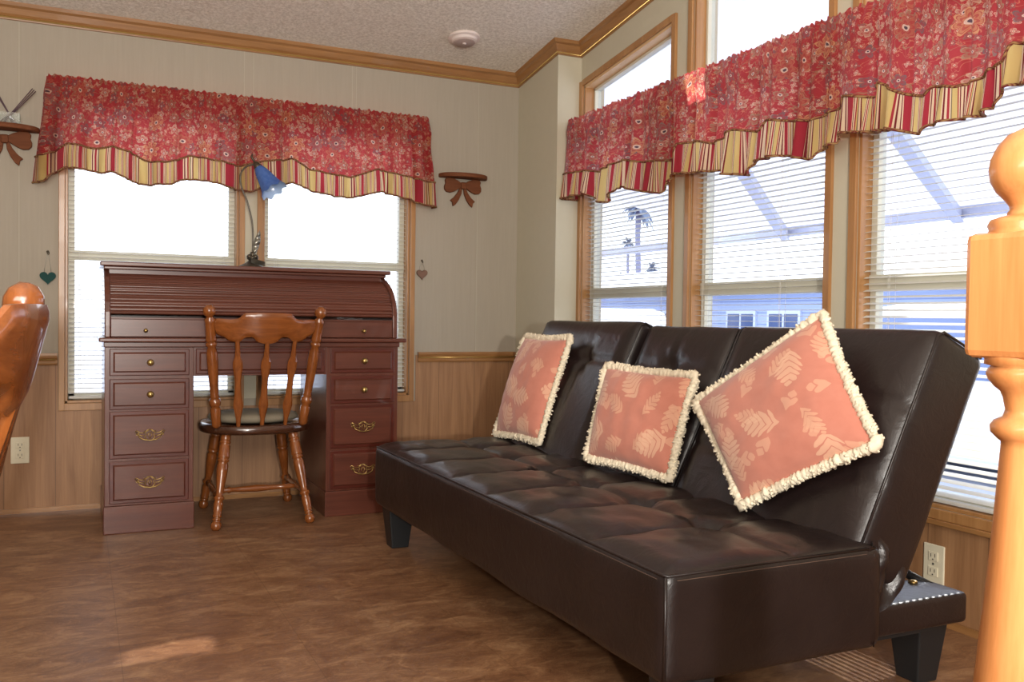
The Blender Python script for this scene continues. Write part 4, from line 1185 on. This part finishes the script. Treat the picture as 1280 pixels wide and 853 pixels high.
beam('edge_beam',(6.95,AY0,1.93),(6.95,15.5,1.93),.08,.10,'beam')
for y in (-1.0,3.0,9.2,14.5):
    MB().box((6.92,y-.03,GZ),(6.98,y+.03,1.85)).build('post',M['beam'],root)
# neighbour house
hs=empty('neighbor_house',(12.2,14,GZ),'pale blue single-storey house seen through the side window blinds','house')
HX=10.7
MB().box((HX,5.0,GZ),(HX+5,26,1.40)).build('wall',M['siding'],hs)
MB().box((HX-.35,4.7,1.37),(HX+5.3,26.3,1.49)).build('fascia',M['htrim'],hs)
MB().prism([(HX-.35,1.49),(HX+5.3,1.49),(HX+2.5,2.15)],1,4.7,26.3).build('roof',M['roofm'],hs)
for (y0,y1,z0,z1) in ((6.4,7.3,.1,1.1),(8.0,9.0,.1,1.1),(9.9,10.8,.2,1.0),(11.5,12.3,.1,1.1),(12.6,13.4,.1,1.1),(14.6,15.8,.1,1.1),(17.5,18.8,.1,1.1)):
    f=MB().box((HX-.04,y0,z0),(HX,y1,z1)).build('window_frame',M['htrim'],hs)
    m=MB();mid=(y0+y1)/2
    for a,b in ((y0+.06,mid-.03),(mid+.03,y1-.06)):
        for c,d in ((z0+.06,(z0+z1)/2-.02),((z0+z1)/2+.02,z1-.06)): m.box((HX-.05,a,c),(HX-.04,b,d))
    m.build('pane',M['hwin'],f)
# vehicles
def vehicle(name,cx,cy,L,W,H,label,van):
    r=empty(name,(cx,cy,GZ),label,'car')
    z=GZ;y0,y1=cy-L/2,cy+L/2
    body=[(y0,z+.22),(y1,z+.22),(y1,z+.8),(y1-.1,z+.95),(y1-L*.22,z+1.02),(y0+.1,z+1.0),(y0,z+.9)]
    if van: roof=[(y0+.15,z+.98),(y1-L*.20,z+1.0),(y1-L*.32,z+H-.06),(y1-L*.40,z+H),(y0+.35,z+H),(y0+.2,z+H-.08)]
    else: roof=[(y0+.5,z+.98),(y1-L*.25,z+1.0),(y1-L*.42,z+H-.04),(y1-L*.5,z+H),(y0+1.3,z+H),(y0+1.0,z+H-.06)]
    MB().prism(body,0,cx-W/2,cx+W/2).build('body',M['carpaint'],r,bev=.06)
    MB().prism(roof,0,cx-W/2+.08,cx+W/2-.08).build('cabin',M['carpaint'],r,bev=.05)
    ym=(roof[0][0]+roof[2][0])/2
    for a,b in ((roof[5][0]+.15,ym-.05),(ym+.05,roof[2][0]-.1)):
        MB().box((cx-W/2+.06,a,z+1.08),(cx+W/2-.06,b,z+H-.14)).build('side_window',M['carglass'],r,bev=.02)
    for yy in (y0+L*.2,y1-L*.2):
        for sx_ in (-1,1):
            Mx=Matrix.Translation((cx+sx_*(W/2-.1),yy,z+.33))@Matrix.Rotation(pi/2,4,'Y')
            w=MB().lathe([(.1,-.11),(.31,-.11),(.33,-.08),(.33,.08),(.31,.11),(.1,.11)],Mx,24).build('wheel',M['tyre'],r,sm=True)
            MB().lathe([(.19,-.115),(.19,.115)],Mx,20).build('hub',M['silver'],w)
vehicle('parked_van',9.15,6.9,5.4,1.8,1.88,'white van parked outside, seen through the blind beside the newel post',True)
vehicle('parked_car',8.4,14.4,4.4,1.75,1.85,'white car parked beyond the side window nearest the corner',False)
# palms
def palm(x,y,z,cr,tr,label,seed,drop=0):
    r=empty('palm_tree',(x,y,GZ),label,'palm tree','distant palm trees beyond the side window')
    rnd=random.Random(seed)
    m=MB();m.tube([(x+.0,y,GZ),(x+cr*.05,y,GZ+(z-GZ)*.4),(x-cr*.03,y,GZ+(z-GZ)*.8),(x,y,z)],[tr*1.3,tr,tr*.9,tr*1.15],10);m.build('trunk',M['trunk'],r,sm=True)
    m=MB()
    for i in range(60):
        a=rnd.uniform(0,2*pi);e=rnd.uniform(-.75,1.3);L=cr*rnd.uniform(.65,1)
        d=Vector((math.cos(a)*math.cos(e),math.sin(a)*math.cos(e),math.sin(e)))
        s=d.cross(Vector((0,0,1))).normalized()
        pts=[]
        for k in range(6):
            t=k/5;p=Vector((x,y,z))+d*L*t+Vector((0,0,-.5*L*t*t))
            w=L*.13*math.sin(pi*min(1,.12+t*.88))
            pts.append((p-s*w,p+s*w+Vector((0,0,-.3*w))))
        vs=[q for pr in pts for q in pr];m.add(vs,[(2*k,2*k+1,2*k+3,2*k+2) for k in range(5)])
    m.build('fronds',M['palm'],r)
palm(33.2,50.9,8.4,1.75,.19,'tallest palm tree seen through the blind nearest the corner',1)
palm(54.3,85.2,9.4,1.35,.16,'thin palm tree just left of the tallest palm',2)
palm(59,94,6.2,1.2,.13,'small low palm tree furthest left in the blind',3)
palm(45.3,67.2,5.5,1.3,.2,'low bushy palm tree right below the tallest palm',4)

# ------------------------------------------------------------------ lights
W=bpy.data.worlds.new('World');S.world=W;W.use_nodes=True
nt=W.node_tree;nt.nodes.clear();o=nt.nodes.new('ShaderNodeOutputWorld');b=nt.nodes.new('ShaderNodeBackground')
b.inputs[0].default_value=(.93,.96,1,1);b.inputs[1].default_value=3.0;nt.links.new(b.outputs[0],o.inputs[0])
def light(name,ty,loc,energy,color=(1,1,1),size=None,look=None,sizey=None):
    l=bpy.data.lights.new(name,ty);l.energy=energy;l.color=color
    if ty=='AREA':
        l.size=size
        if sizey: l.shape='RECTANGLE';l.size_y=sizey
    elif ty=='SUN': l.angle=math.radians(.6)
    else: l.shadow_soft_size=size or .05
    ob=bpy.data.objects.new(name,l);COL.objects.link(ob);ob.location=loc
    if look is not None:
        d=Vector(look)-Vector(loc);ob.rotation_euler=d.to_track_quat('-Z','Y').to_euler()
    return ob
sd=Vector((1.0,.24,1.0)).normalized()
light('sun','SUN',sd*20,7.0,(1,.95,.86),look=(0,0,0))
fl=light('camera_flash','SPOT',(-.045,-1.2,.985),300,(1,.95,.88),.05,(1.3,4.6,.85))
fl.data.spot_size=math.radians(92);fl.data.spot_blend=.6
light('room_fill','AREA',(.1,-1.5,2.2),82,(1,.93,.84),1.6,(.7,2.2,.5),1.2)  # unseen fill added behind the camera to lift the room
light('ceiling_fill','AREA',(-.5,.2,1.5),52,(1,.94,.86),1.2,(.4,2.0,3.2),1.2)  # added fill aimed upward to brighten the ceiling, no fixture

# ------------------------------------------------------------------ camera
cam=bpy.data.cameras.new('camera');co=bpy.data.objects.new('camera',cam);COL.objects.link(co)
cam.sensor_width=36;cam.lens=32.087;cam.clip_end=500
R3=Matrix(((0.9038380614191925,-0.0020627009700438003,-0.42786972783161953),(-0.4276490960386143,0.02811396835068668,-0.9035075292663215),(0.013892781843534594,0.9996025960591963,0.02452836244764798)))
co.matrix_world=Matrix.Translation((0,0,.9))@R3.to_4x4()
S.camera=co
S.view_settings.view_transform='Standard';S.view_settings.look='None';S.view_settings.exposure=0;S.view_settings.gamma=1
S.cycles.max_bounces=10;S.cycles.transparent_max_bounces=16;S.cycles.sample_clamp_indirect=6
for ob in bpy.data.objects:
    if '_base' in ob: del ob['_base']
